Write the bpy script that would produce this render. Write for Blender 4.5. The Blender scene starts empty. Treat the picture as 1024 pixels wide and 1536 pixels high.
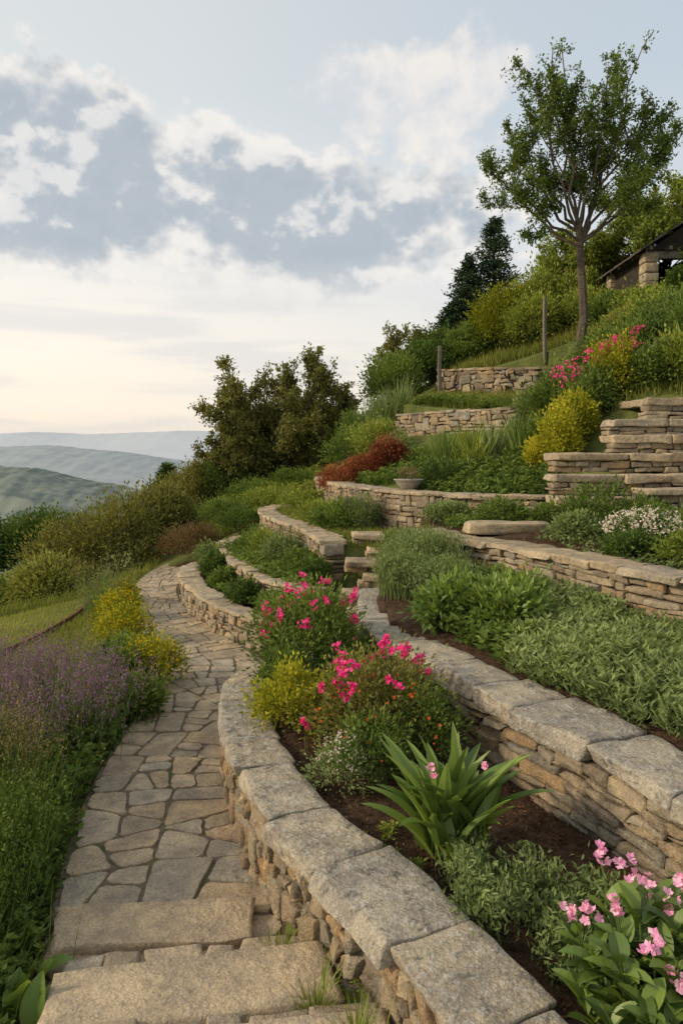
import bpy, math, numpy as np
from math import radians
rng=np.random.default_rng(7)
R=rng.random
def U(a,b,n=None): return rng.uniform(a,b,n)
def nrm(v): return v/np.maximum(np.linalg.norm(v,axis=-1,keepdims=True),1e-9)
sc=bpy.context.scene
sc.view_settings.view_transform='Standard'; sc.view_settings.look='None'; sc.view_settings.exposure=0

# ------------------------------------------------------------------ node helpers
class NT:
    def __init__(s,nt): s.nt=nt; nt.nodes.clear()
    def n(s,t,**k):
        nd=s.nt.nodes.new(t)
        for a,b in k.items(): setattr(nd,a,b)
        return nd
    def l(s,a,b): s.nt.links.new(a,b)
    def set(s,sock,v):
        if isinstance(v,bpy.types.NodeSocket): s.l(v,sock)
        elif v is not None:
            if isinstance(v,(tuple,list)) and len(v)==3 and sock.type=='RGBA': v=(*v,1)
            sock.default_value=v
    def m(s,op,a,b=None,c=None,clamp=False):
        nd=s.n('ShaderNodeMath',operation=op,use_clamp=clamp)
        for i,v in enumerate((a,b,c)): 
            if v is not None: s.set(nd.inputs[i],v)
        return nd.outputs[0]
    def mix(s,f,a,b,bt='MIX'):
        nd=s.n('ShaderNodeMix',data_type='RGBA',blend_type=bt)
        s.set(nd.inputs[0],f); s.set(nd.inputs[6],a); s.set(nd.inputs[7],b)
        return nd.outputs[2]
    def ramp(s,f,stops,interp='LINEAR'):
        nd=s.n('ShaderNodeValToRGB'); cr=nd.color_ramp; cr.interpolation=interp
        while len(cr.elements)<len(stops): cr.elements.new(0.5)
        for e,(p,c) in zip(cr.elements,stops):
            e.position=p; e.color=(*c,1) if len(c)==3 else c
        s.set(nd.inputs[0],f); return nd.outputs[0]
    def noise(s,vec,scale,detail=4,rough=.55,dist=0,dim='3D'):
        nd=s.n('ShaderNodeTexNoise',noise_dimensions=dim); s.set(nd.inputs['Vector'],vec)
        nd.inputs['Scale'].default_value=scale; nd.inputs['Detail'].default_value=detail
        nd.inputs['Roughness'].default_value=rough; nd.inputs['Distortion'].default_value=dist
        return nd.outputs[0]
    def sstep(s,x,a,b):
        nd=s.n('ShaderNodeMapRange',interpolation_type='SMOOTHSTEP')
        s.set(nd.inputs[0],x); nd.inputs[1].default_value=a; nd.inputs[2].default_value=b
        return nd.outputs[0]
def newmat(name):
    m=bpy.data.materials.new(name); m.use_nodes=True; return m,NT(m.node_tree)
def pos(t): return t.n('ShaderNodeNewGeometry').outputs['Position']
def tint(t):
    a=t.n('ShaderNodeAttribute'); a.attribute_name='tint'; return a.outputs['Fac']
def finish(t,col,rough=.8,bump=None,bstr=.3,bdist=.02,spec=.3):
    p=t.n('ShaderNodeBsdfPrincipled'); t.set(p.inputs['Base Color'],col); t.set(p.inputs['Roughness'],rough)
    p.inputs['Specular IOR Level'].default_value=spec
    if bump is not None:
        b=t.n('ShaderNodeBump'); b.inputs['Strength'].default_value=bstr; b.inputs['Distance'].default_value=bdist
        t.l(bump,b.inputs['Height']); t.l(b.outputs[0],p.inputs['Normal'])
    o=t.n('ShaderNodeOutputMaterial'); t.l(p.outputs[0],o.inputs[0])
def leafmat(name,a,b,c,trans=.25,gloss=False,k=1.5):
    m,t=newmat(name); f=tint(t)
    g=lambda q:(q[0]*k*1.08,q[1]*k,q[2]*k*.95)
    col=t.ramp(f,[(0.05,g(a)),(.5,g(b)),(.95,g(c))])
    if gloss:
        p=t.n('ShaderNodeBsdfPrincipled'); t.l(col,p.inputs['Base Color']); p.inputs['Roughness'].default_value=.42; p.inputs['Specular IOR Level'].default_value=.4
    else: p=t.n('ShaderNodeBsdfDiffuse'); t.l(col,p.inputs[0])
    o=t.n('ShaderNodeOutputMaterial')
    if trans>0:
        tr=t.n('ShaderNodeBsdfTranslucent'); t.l(t.mix(1,col,(1.6,1.5,.8),'MULTIPLY'),tr.inputs[0])
        mx=t.n('ShaderNodeMixShader'); mx.inputs[0].default_value=trans
        t.l(p.outputs[0],mx.inputs[1]); t.l(tr.outputs[0],mx.inputs[2]); t.l(mx.outputs[0],o.inputs[0])
    else: t.l(p.outputs[0],o.inputs[0])
    return m
def stonemat(name,cols,lichen=.3,bs=.5,lc=(.42,.38,.31),dark=(.12,.10,.065),moss=0):
    m,t=newmat(name); P=pos(t); f=tint(t)
    k=len(cols); base=t.ramp(f,[(i/(k-1),c) for i,c in enumerate(cols)])
    n1=t.noise(P,5,4,.65); n2=t.noise(P,24,5,.72)
    base=t.mix(t.sstep(n1,.35,.7),t.mix(1,base,(.76,.75,.75),'MULTIPLY'),t.mix(1,base,(1.25,1.2,1.08),'MULTIPLY'))
    base=t.mix(t.m('MULTIPLY',t.sstep(n2,.50,.64),lichen),base,lc)
    n4=t.noise(P,11,6,.8)
    base=t.mix(t.m('MULTIPLY',t.sstep(n4,.52,.64),min(.85,lichen*1.4)),base,dark)
    if moss: base=t.mix(t.m('MULTIPLY',t.sstep(t.noise(P,2.6,5,.75),.56,.66),moss),base,(.10,.115,.045))
    base=t.mix(.55,base,t.mix(1,base,t.ramp(t.noise(P,85,2,.6),[(.3,(.55,.55,.55)),(.7,(1.45,1.45,1.45))]),'MULTIPLY'))
    h=t.m('ADD',n1,t.m('MULTIPLY',n2,.75))
    finish(t,base,.92,h,bs,.045,.15); return m

# ------------------------------------------------------------------ mesh builder
def build(name,groups,mats,smooth=False,parent=None):
    Vs=[];off=0;LI=[];LS=[];MI=[];T=[];lo=0
    for g in groups:
        V,F,mi,tt=g
        if len(V)==0: continue
        F=np.asarray(F); n,k=F.shape
        Vs.append(np.asarray(V,float)); LI.append((F+off).ravel()); LS.append(lo+np.arange(n)*k); lo+=n*k
        MI.append(np.full(n,mi)); T.append(np.broadcast_to(np.asarray(tt,float),(len(V),)) ); off+=len(V)
    V=np.concatenate(Vs);LI=np.concatenate(LI);LS=np.concatenate(LS);MI=np.concatenate(MI);T=np.concatenate(T)
    me=bpy.data.meshes.new(name); me.vertices.add(len(V)); me.loops.add(len(LI)); me.polygons.add(len(LS))
    me.vertices.foreach_set('co',V.ravel().astype(np.float32)); me.loops.foreach_set('vertex_index',LI.astype(np.int32))
    me.polygons.foreach_set('loop_start',LS.astype(np.int32)); me.polygons.foreach_set('material_index',MI.astype(np.int32))
    me.polygons.foreach_set('use_smooth',np.full(len(LS),smooth,dtype=bool))
    for m in mats: me.materials.append(m)
    me.update(calc_edges=True)
    a=me.attributes.new('tint','FLOAT','POINT'); a.data.foreach_set('value',T.astype(np.float32))
    o=bpy.data.objects.new(name,me); sc.collection.objects.link(o)
    if parent: o.parent=parent
    return o

# ------------------------------------------------------------------ curves & polygons
def catmull(pts,n=24):
    p=np.array(pts,float); p=np.vstack([2*p[0]-p[1],p,2*p[-1]-p[-2]]); out=[]
    for i in range(1,len(p)-2):
        t=np.linspace(0,1,n,endpoint=False)[:,None]; a,b,c,d=p[i-1],p[i],p[i+1],p[i+2]
        out.append(.5*((2*b)+(c-a)*t+(2*a-5*b+4*c-d)*t**2+(-a+3*b-3*c+d)*t**3))
    out.append(p[-2][None]); return np.vstack(out)
class Curve:
    def __init__(s,pts,wd=None):
        s.p=catmull(pts); d=np.linalg.norm(np.diff(s.p,axis=0),axis=1); s.s=np.r_[0,np.cumsum(d)]; s.L=s.s[-1]
        s.t=nrm(np.gradient(s.p,axis=0)); s.w=None if wd is None else np.interp(np.arange(len(s.p))/24,np.arange(len(wd)),wd)
    def map(s,S,T):
        if s.w is not None: T=T*np.interp(S,s.s,s.w)
        x=np.interp(S,s.s,s.p[:,0]); y=np.interp(S,s.s,s.p[:,1])
        tx=np.interp(S,s.s,s.t[:,0]); ty=np.interp(S,s.s,s.t[:,1]); l=np.hypot(tx,ty); tx/=l; ty/=l
        ex=np.where(S<0,S,np.where(S>s.L,S-s.L,0))
        return x-ty*T+tx*ex, y+tx*T+ty*ex
def inpoly(x,y,poly):
    poly=np.asarray(poly); ins=np.zeros(x.shape,bool); j=len(poly)-1
    for i in range(len(poly)):
        xi,yi=poly[i]; xj,yj=poly[j]
        if yi!=yj:
            c=((yi>y)!=(yj>y))&(x<(xj-xi)*(y-yi)/(yj-yi)+xi); ins^=c
        j=i
    return ins

W1=[(1.15,1.2),(.78,2.0),(.53,2.5),(.25,3.12),(-.24,3.95),(-.60,4.9),(-.76,5.8),(-.68,6.45),(-.35,6.9),(.12,7.1)]
W2=[(2.6,1.6),(2.05,2.6),(1.70,3.35),(1.42,4.05),(1.02,4.9),(.52,6.2),(.36,7.2),(.42,8.3)]
W3=[(3.9,3.6),(3.3,4.7),(2.8,5.7),(2.38,6.6),(1.9,7.9),(1.4,8.75),(1.15,9.6)]
W4=[(3.3,9.9),(2.3,10.7),(1.4,11.4),(.62,12.8),(-.02,15.2),(-.45,18),(-.3,20.3),(.3,21.5)]
W5=[(1.5,18.2),(2.7,16.7),(3.9,15.2),(4.8,14.6)]
W6=[(2.9,21.2),(3.9,20.4),(5.0,19.8),(6.2,19.4)]
WA=[(-.15,8.25),(-.75,8.8),(-1.43,9.6),(-2.1,10.9),(-2.5,12.1),(-2.62,13.2),(-2.3,14.1),(-1.7,14.6)]
WB=[(-.3,9.25),(-.75,9.75),(-1.15,10.45),(-1.68,11.8),(-2.15,13.6),(-2.2,14.6),(-1.8,15.4)]
WC=[(-.12,10.2),(-.38,11.4),(-.78,12.7),(-1.35,14.5),(-1.6,16.2),(-1.3,17.4)]
cW={k:Curve(v) for k,v in dict(W1=W1,W2=W2,W3=W3,W4=W4,W5=W5,W6=W6,WA=WA,WB=WB,WC=WC).items()}
PATH=[(-.3,1.6),(-.42,2.2),(-.65,3.0),(-.98,4.0),(-1.27,5.1),(-1.41,6.3),(-1.43,7.3),(-1.5,8.3),(-1.85,9.2),(-2.62,10.8),(-3.05,12),(-3.35,13.3),(-3.45,15),(-3.2,17)]
PW=[.75,.72,.60,.54,.48,.44,.46,.55,.52,.42,.38,.38,.40,.4]
cP=Curve(PATH,[2*q for q in PW])
ctrl=np.array([(0,2,-2.43),(0,-3,-2.43),(-1.2,4,-2.43),(-1.5,6,-2.43),(-1.8,8,-2.43),(-2.8,10,-2.43),(-3.3,12,-2.43),(-3.6,14.5,-2.43),(-.3,7.8,-2.43),(-2.1,5,-2.43),
(-2.6,8,-2.46),(-3,2,-2.45),(-3.2,5,-2.5),(-4.5,8,-2.7),(-6,12,-2.95),(-8,8,-3.2),(-9,14,-3.6),(-6,17,-3.2),(-6.5,20,-3.5),(-8,20,-4),(-12,5,-4.5),(-14,20,-6),(-14,0,-5),
(-3.2,17,-2.1),(-4.6,18.5,-2.4),(-3.2,18.8,-1.7),(-2.0,18.5,-1.2),(-1.2,20,-.8),(-4.8,21,-2.1),(-.6,21.5,-.3),(-3,23,-1.2),(-1.0,16.5,-1.3),(-1,19,-1.0),
(.9,12.9,-.62),(.5,15,-.6),(2.3,11.6,-.62),(.1,18,-.5),(3.2,10.9,-.6),(2,14,-.2),(2.6,16,.25),(1.3,17.8,.25),(3.8,14.3,.3),(.6,20.5,.1),
(5.5,17,2.1),(7,17,3.0),(8,15,2.6),(6,20.5,3.0),(8,20,3.9),(10,20,4.3),(4,24,2.9),(2,24,1.9),(0,26,.6),(6,25,3.6),(10,26,4.8),(1.9,20.5,1.5),(14,18,5),(14,26,6),
(5,12.2,1.0),(6.5,12.2,1.2),(4.2,12.4,.5),(5,14,1.3),(7,13,1.7),(4.7,15.5,1.3),(3.2,12,-.35),(6,8,-.4),(8,5,-.3),(5,5,-.8),(4,2,-1.2),(8,10,.6),(2.5,0,-1.6)],float)
d=np.linalg.norm(ctrl[:,None,:2]-ctrl[None,:,:2],axis=2); A=np.zeros((len(ctrl)+3,)*2); n=len(ctrl)
A[:n,:n]=d; A[:n,n]=1; A[:n,n+1:]=ctrl[:,:2]; A[n,:n]=1; A[n+1:,:n]=ctrl[:,:2].T
wr=np.linalg.solve(A,np.r_[ctrl[:,2],0,0,0])
def rbf(x,y):
    z=wr[n]+wr[n+1]*x+wr[n+2]*y
    for i in range(n): z=z+wr[i]*np.hypot(x-ctrl[i,0],y-ctrl[i,1])
    return z
def cp(kk): return [tuple(q) for q in cW[kk].p]
def plane(a,x0,y0,bx,by): return lambda x,y:a+bx*(x-x0)+by*(y-y0)
TERR=[
 (cp('W1')+[(.35,8.2)]+cp('W2')[::-1]+[(1.4,.8)], plane(-1.97,.3,0,-.06,0),1),
 (cp('WA')+[(-1.2,15.6),(-.4,13),(0.1,9.6)], plane(-2.06,0,0,0,0),.7),
 (cp('WB')+[(-1.2,17),(-.2,13),(.0,10.2),(-.1,9.3)], plane(-1.77,0,0,0,0),.5),
 (cp('WC')+[(-.6,18.3),(-.45,18),(-.02,15.2),(.62,12.8),(1.4,11.4),(1.3,9.8),(.55,9.6),(.3,10.2)], plane(-1.28,0,0,0,0),0),
 (cp('W2')+[(.52,9.8),(1.2,9.8)]+cp('W3')[::-1]+[(4.2,1.5)], plane(-1.6,1.7,3.3,.09,.055),.8),
 (cp('W3')+[(1.2,11.2),(1.5,11.5),(2.3,10.9),(3.4,10.1),(7,10),(7,3)], plane(-1.03,2.8,5.7,.06,.03),.9),
 (cp('W5')+[(4.9,17)]+cp('W6')[::-1]+[(2.2,19.8)], plane(.93,2.7,16.5,0.02,.17),0),
]
PZ=[(.5,1.2),(-1.25,1.2),(-1.4,3),(-1.55,4.2),(-1.8,5.2),(-1.9,6.5),(-1.9,7.3),(-2.15,8.5),(-3.1,10.9),(-3.5,12.2),(-3.8,13.5),(-3.9,15.5),(-3,15.5),(-2.6,13.2),(-2.5,12.1),(-2.1,10.9),(-1.4,9.6),(-.7,8.8),(0,8.3),(.4,8.2),(.4,7),(-.3,6.9),(-.7,6.4),(-.7,5)]
c1=plane(2.25,3.9,20.6,.3,.12)
def H(x,y,soil=False):
    x=np.asarray(x,float); y=np.asarray(y,float)
    z=np.clip(rbf(x,y),-9,7.5); so=np.zeros(x.shape)
    pm=inpoly(x,y,PZ); so=np.where(pm,2,so); z=np.where(pm,-2.44,z)
    w6=inpoly(x,y,cp('W6')+[(6.2,22.5),(3.2,23)]); z=np.where(w6,np.maximum(z,c1(x,y)),z)
    for poly,f,s in TERR:
        m=inpoly(x,y,poly); z=np.where(m,f(x,y),z); so=np.where(m,s,so)
    dx=np.maximum(np.maximum(-13-x,x-16),0); dy=np.maximum(np.maximum(-8-y,y-27),0)
    dd=np.hypot(dx,dy)/120; t=np.clip(dd,0,1); t=t*t*(3-2*t)
    z=z*(1-t)-90*t
    pn=np.sin(x*1.7+1)*np.sin(y*1.3)*.02+np.sin(x*4.1+y*2.7)*.012+np.sin(y*5.3-x*3.1)*.01
    z=z+pn*np.where(so>1.5,.15,so*.7+.3)
    return (z,so) if soil else z

# ------------------------------------------------------------------ materials
SC=[(.19,.155,.11),(.30,.245,.175),(.39,.32,.22),(.35,.25,.145),(.28,.255,.21),(.43,.365,.26)]
m_tan=stonemat('tan_sandstone',SC,.34,.9,moss=.25)
m_rub=stonemat('rubble_stone',[(.20,.155,.10),(.33,.265,.18),(.44,.36,.24),(.38,.25,.125),(.29,.26,.21),(.42,.36,.27)],.35,1.0,moss=.3)
m_cap=stonemat('weathered_capstone',[(.31,.285,.24),(.38,.345,.285),(.42,.365,.28),(.34,.315,.27),(.43,.365,.265)],.6,.9,lc=(.54,.52,.46),dark=(.12,.115,.095),moss=.15)
m_capt=stonemat('tan_capstone',[(.34,.275,.19),(.42,.34,.235),(.44,.36,.245),(.37,.33,.265)],.38,.8,moss=.15)
m_flag=stonemat('flagstone',[(.31,.255,.185),(.42,.345,.245),(.48,.39,.275),(.37,.335,.27),(.45,.345,.225),(.32,.285,.23)],.28,.7,dark=(.17,.145,.105))
def plain(name,c1_,c2_,sc_=8,bs=.6,rough=.95,moss=0):
    m,t=newmat(name); P=pos(t); a=t.noise(P,sc_,5,.65); b=t.noise(P,sc_*7,3,.7)
    c=t.mix(t.sstep(t.m('ADD',t.m('MULTIPLY',a,.6),t.m('MULTIPLY',b,.4)),.35,.65),c1_,c2_)
    if moss: c=t.mix(t.m('MULTIPLY',t.sstep(t.noise(P,3,5,.7),.5,.62),moss),c,(.075,.10,.03))
    finish(t,c,rough,t.m('ADD',a,b),bs,.03,.15); return m
m_mort=plain('lime_mortar',(.15,.12,.085),(.28,.23,.165),12)
m_core=plain('dark_joint',(.035,.027,.018),(.08,.062,.045),12)
m_joint=plain('path_joint_grit',(.12,.097,.07),(.23,.19,.135),14,moss=.8)
m_bark=plain('bark',(.08,.062,.047),(.18,.145,.11),14,1)
m_wood=plain('weathered_wood',(.14,.12,.10),(.24,.21,.17),14,.6)
G_dark=leafmat('leaf_dark',(.02,.038,.012),(.045,.08,.022),(.085,.135,.035))
G_mid=leafmat('leaf_mid',(.03,.055,.014),(.068,.112,.028),(.13,.185,.048))
G_gloss=leafmat('leaf_glossy',(.035,.062,.015),(.075,.13,.028),(.14,.21,.045),gloss=True)
G_light=leafmat('leaf_light',(.055,.082,.018),(.125,.168,.035),(.21,.255,.06))
G_yel=leafmat('leaf_yellowgreen',(.10,.125,.014),(.21,.235,.025),(.36,.36,.04),k=1.35)
G_sage=leafmat('leaf_sage',(.05,.075,.032),(.105,.15,.06),(.18,.235,.10))
G_grass=leafmat('grass_blade',(.06,.08,.018),(.125,.15,.038),(.21,.23,.075))
G_lawn=leafmat('lawn_blade',(.11,.13,.03),(.19,.215,.055),(.27,.285,.085),k=1.35)
G_dry=leafmat('dry_grass',(.07,.07,.035),(.15,.14,.07),(.27,.235,.13),k=1.2)
G_con=leafmat('conifer_needle',(.012,.026,.016),(.026,.050,.028),(.05,.08,.04),.1)
G_olive=leafmat('leaf_olive',(.045,.05,.016),(.095,.105,.034),(.165,.175,.055))
G_red=leafmat('leaf_red',(.10,.03,.02),(.20,.07,.045),(.30,.15,.07),k=1.15)
G_brown=leafmat('leaf_brown',(.05,.035,.02),(.10,.07,.04),(.17,.13,.07),k=1.1)
F_mag=leafmat('petal_magenta',(.50,.014,.15),(.72,.05,.29),(.85,.20,.48),k=1)
F_pink=leafmat('petal_pink',(.62,.24,.50),(.77,.40,.64),(.87,.62,.78),k=1)
F_lav=leafmat('petal_lavender',(.14,.08,.15),(.22,.14,.24),(.33,.23,.35),k=1)
F_white=leafmat('petal_white',(.55,.52,.5),(.7,.68,.66),(.8,.78,.76),k=1)
F_or=leafmat('petal_orange',(.5,.06,.02),(.6,.12,.03),(.65,.2,.05),k=1)
F_yel=leafmat('petal_yellow',(.48,.33,.01),(.58,.42,.02),(.68,.52,.05),k=1)
m_mulch=leafmat('mulch_chip',(.035,.018,.011),(.085,.046,.027),(.16,.10,.06),0,k=1.25)

m_ter,t=newmat('ground_soil_grass_haze_tint'); P=pos(t); f=tint(t)
na=t.noise(P,2.2,5,.65); nb=t.noise(P,16,5,.7); ncc=t.noise(P,70,2,.7)
grass=t.mix(t.sstep(na,.3,.7),(.075,.10,.025),(.16,.18,.05))
grass=t.mix(t.m('MULTIPLY',t.sstep(nb,.45,.7),.5),grass,(.17,.16,.07))
soil=t.mix(t.sstep(nb,.3,.7),(.036,.021,.013),(.11,.068,.043))
col=t.mix(t.sstep(t.m('ADD',f,t.m('MULTIPLY',t.m('SUBTRACT',nb,.5),.6)),.4,.6),grass,soil)
col=t.mix(t.sstep(f,1.3,1.7),col,t.mix(t.sstep(nb,.35,.65),(.11,.09,.06),(.22,.18,.13)))
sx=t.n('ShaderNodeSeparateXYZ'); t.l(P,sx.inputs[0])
col=t.mix(t.sstep(sx.outputs[1],60,260),col,t.mix(t.sstep(t.noise(P,.02,5,.7),.4,.6),(.20,.24,.22),(.28,.31,.28)))  # this mix and the next paint distance haze into the far ground colour
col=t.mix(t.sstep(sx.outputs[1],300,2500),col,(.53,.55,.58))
finish(t,col,.95,t.m('ADD',nb,t.m('MULTIPLY',ncc,.5)),.8,.04,.1)

# ------------------------------------------------------------------ terrain
def axis(lo,hi,st,far):
    a=np.arange(lo,hi,st); g=st*np.cumsum(1.22**np.arange(1,80)); g=g[g<far]
    return np.r_[lo-g[::-1],a,a[-1]+g]
xs=axis(-6,8,.07,26000); ys=axis(.5,23,.08,26000); ys=ys[ys>-400]
X,Y=np.meshgrid(xs,ys); Z,So=H(X,Y,True)
ny,nx=X.shape; idx=np.arange(ny*nx).reshape(ny,nx)
F=np.stack([idx[:-1,:-1],idx[:-1,1:],idx[1:,1:],idx[1:,:-1]],-1).reshape(-1,4)
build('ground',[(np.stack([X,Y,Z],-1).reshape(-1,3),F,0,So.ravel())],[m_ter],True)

def noise3(p,f,seed):
    r=np.random.default_rng(seed); o=0
    for i in range(5):
        dd=nrm(r.normal(size=3))*f*(1+.5*i); o=o+np.sin(p@dd+r.random()*6.3)/(1+.4*i)
    return o/2.6
# ------------------------------------------------------------------ distant hills
def hillmat(name,c1_,c2_,s,c3=None):  # hill colours have distance haze painted in, paler for farther ridges
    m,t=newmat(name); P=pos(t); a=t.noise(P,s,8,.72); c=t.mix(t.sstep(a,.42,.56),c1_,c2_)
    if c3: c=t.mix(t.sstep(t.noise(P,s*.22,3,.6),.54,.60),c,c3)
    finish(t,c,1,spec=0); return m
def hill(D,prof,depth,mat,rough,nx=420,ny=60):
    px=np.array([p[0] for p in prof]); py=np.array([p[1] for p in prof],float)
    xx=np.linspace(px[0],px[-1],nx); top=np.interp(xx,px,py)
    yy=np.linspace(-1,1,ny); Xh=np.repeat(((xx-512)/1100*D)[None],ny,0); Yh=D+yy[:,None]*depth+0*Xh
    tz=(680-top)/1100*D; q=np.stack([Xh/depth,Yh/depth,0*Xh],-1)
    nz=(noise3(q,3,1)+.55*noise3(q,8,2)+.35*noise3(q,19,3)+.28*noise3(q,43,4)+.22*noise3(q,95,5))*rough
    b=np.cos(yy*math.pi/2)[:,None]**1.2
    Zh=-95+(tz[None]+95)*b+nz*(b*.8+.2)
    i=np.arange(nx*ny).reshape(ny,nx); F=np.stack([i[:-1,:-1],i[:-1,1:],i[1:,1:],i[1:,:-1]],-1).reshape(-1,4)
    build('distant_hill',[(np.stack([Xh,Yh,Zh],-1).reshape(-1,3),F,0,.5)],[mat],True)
hill(520,[(-500,690),(-100,694),(0,700),(60,703),(110,712),(170,722),(230,738),(330,765),(450,790),(700,800)],170,hillmat('haze_tinted_forest_hill',(.135,.165,.155),(.205,.235,.205),.09,(.25,.275,.225)),2.6)
hill(1700,[(-700,660),(-100,668),(0,672),(90,670),(170,676),(240,688),(310,700),(450,715),(800,720)],500,hillmat('haze_tinted_ridge',(.31,.35,.37),(.35,.39,.40),.02),4)
hill(6500,[(-900,650),(-100,655),(0,652),(60,648),(130,651),(200,650),(270,646),(340,648),(500,655),(900,650),(1900,655)],1500,hillmat('haze_tinted_mountains',(.47,.51,.55),(.49,.53,.57),.002),9)

# ------------------------------------------------------------------ stonework
def template(g):
    g=np.array(g,float); m=len(g); vd={};V=[];F=[]
    def vid(p):
        kk=tuple(np.round(p,4))
        if kk not in vd: vd[kk]=len(V); V.append(p)
        return vd[kk]
    for ax in range(3):
        for sg in (-1,1):
            for i in range(m-1):
                for j in range(m-1):
                    q=[]
                    for a,b in ((i,j),(i+1,j),(i+1,j+1),(i,j+1)):
                        p=[0,0,0]; p[ax]=sg; p[(ax+1)%3]=g[a]; p[(ax+2)%3]=g[b]; q.append(vid(p))
                    F.append(q if sg>0 else q[::-1])
    return np.array(V,float),np.array(F)
TS=template([-1,-.82,-.3,.3,.82,1]); TC=template([-1,-.95,-.7,-.45,-.15,.15,.45,.7,.95,1])
def stoneboxes(B,tmp,r,jit,mapf,tn,mi,rough=.006):
    TV,TF=tmp; B=np.asarray(B,float); N=len(B); c=(B[:,0::2]+B[:,1::2])/2; h=(B[:,1::2]-B[:,0::2])/2
    rr=np.minimum(r,h.min(1)*.5)[:,None,None]
    q=TV[None]*h[:,None]; inn=np.clip(q,-(h[:,None]-rr),(h[:,None]-rr)); dd=q-inn; q=inn+nrm(dd)*rr*(np.linalg.norm(dd,axis=2,keepdims=True)>1e-6)
    J=rng.uniform(-1,1,(N,2,2,2,3))*np.array(jit)
    w=(TV+1)/2
    off=0
    for a in (0,1):
        for b in (0,1):
            for e in (0,1):
                ww=(w[:,0] if a else 1-w[:,0])*(w[:,1] if b else 1-w[:,1])*(w[:,2] if e else 1-w[:,2])
                off=off+ww[None,:,None]*J[:,a,b,e][:,None,:]
    q=q+off+c[:,None]
    fl=q.reshape(-1,3)
    x,y=mapf(fl[:,0],fl[:,1]); W=np.stack([x,y,fl[:,2]],1)
    W+=np.stack([noise3(W,14,1),noise3(W,14,2),noise3(W,16,3)],1)*rough+np.stack([noise3(W,45,4),noise3(W,45,5),noise3(W,45,6)],1)*rough*.6
    F=(TF[None]+(np.arange(N)*len(TV))[:,None,None]).reshape(-1,4)
    return (W,F,mi,np.repeat(tn,len(TV)))
def pack(L,zb,zt,ch,sl,dbl=.15,s0=0):
    Hh=max(zt(0)-zb(0),zt(L)-zb(L)); hs=[]
    while sum(hs)<Hh-.3*ch[0]: hs.append(U(*ch))
    e=np.r_[0,np.cumsum(hs)]/sum(hs); nr=len(hs); B=[]; occ=[[] for _ in range(nr+1)]
    for r in range(nr):
        s=s0-U(0,.1)
        while s<L:
            hit=[o for o in occ[r] if o[0]-.03<=s<o[1]]
            if hit: s=hit[0][1]; continue
            l=U(*sl)*(1 if R()>.25 else .5); nx_=[o[0] for o in occ[r] if o[0]>s]
            en=min([s+l]+nx_)
            if nx_ and min(nx_)-en<.05: en=min(nx_)
            en=min(en,L+.02)
            if en-s<.03: s=en+.001; continue
            top=r+1
            if r+2<=nr and R()<dbl and not any(o[0]<en and o[1]>s for o in occ[r+1]): top=r+2; occ[r+1].append((s,en))
            sm=(s+en)/2; z0=zb(sm); z1=zt(sm)
            wv=lambda q:.018*math.sin(sm*2.7+q*5)*(0<q<1)
            B.append((s+.004,en-.004,z0+(z1-z0)*e[r]+.003+wv(e[r]),z0+(z1-z0)*e[top]-.003+wv(e[top]))); s=en
    return np.array(B)
def lin(v,L):
    if isinstance(v,(tuple,list)): return lambda s:v[0]+(v[1]-v[0])*min(max(s/L,0),1)
    return lambda s:v
def wall(name,cv,zb,zc,w,ch,sl,capw,capth,capl,mat,cmat,core,dbl=.15,jit=.012,capoff=0,rr=.014,capjit=.02,rough=.008):
    L=cv.L; fb=lin(zb,L); fc=lin(zc,L); zt=lambda s:fc(s)-capth
    S=pack(L,fb,zt,ch,sl,dbl); N=len(S)
    prot=U(-.022,.022,(N,2))
    B=np.stack([S[:,0],S[:,1],-w/2+prot[:,0],w/2+prot[:,1],S[:,2],S[:,3]],1)
    g=[stoneboxes(B,TS,rr,(jit,jit,jit),cv.map,R(N),0,rough)]
    n_=max(8,int(L/.15)); s=np.linspace(.04,L-.04,n_); hw=w/2-.035; v=[]
    for tt,zz in ((-hw,0),(hw,0),(hw,1),(-hw,1)):
        x,y=cv.map(s,np.full(n_,tt)); z=np.array([ (zt(q)-.01 if zz else fb(q)-.05) for q in s]); v.append(np.stack([x,y,z],1))
    V=np.concatenate(v); i=np.arange(n_-1); F=[]
    for a in range(4):
        b=(a+1)%4; F.append(np.stack([a*n_+i,a*n_+i+1,b*n_+i+1,b*n_+i],1))
    F.append(np.array([[0,n_,2*n_,3*n_],[n_-1,2*n_-1,3*n_-1,4*n_-1]]))
    g.append((V,np.concatenate(F),1,.5))
    s=-.05; cb=[]
    while s<L:
        l=U(*capl); e=min(s+l,L+.06)
        if L-e<capl[0]*.5: e=L+.06
        sm=(s+e)/2; zz=fc(sm)+U(-.01,.014); th=capth*U(.8,1.2)
        cb.append((s+.004,e-.004,-capw/2+capoff+U(-.03,.02),capw/2+capoff+U(-.02,.03),zz-th,zz)); s=e
    g.append(stoneboxes(cb,TC,.014,(.018,capjit,.010),cv.map,R(len(cb)),2,.010))
    return build(name,g,[mat,core,cmat],True)
wall('curved_stone_wall',cW['W1'],-2.5,-1.9,.31,(.05,.11),(.07,.20),.37,.08,(.35,.85),m_rub,m_cap,m_mort,.35,.022,rough=.013,capjit=.035)
wall('dry_stone_wall',cW['W2'],-2.15,-1.53,.33,(.05,.08),(.18,.46),.43,.105,(.45,.9),m_tan,m_cap,m_core,.08,.016,-.0,capjit=.055,rough=.011)
wall('dry_stone_wall',cW['W3'],(-1.5,-1.45),(-.95,-.98),.34,(.05,.085),(.16,.40),.42,.065,(.35,.75),m_tan,m_capt,m_core,.10,.014,capjit=.035)
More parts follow.
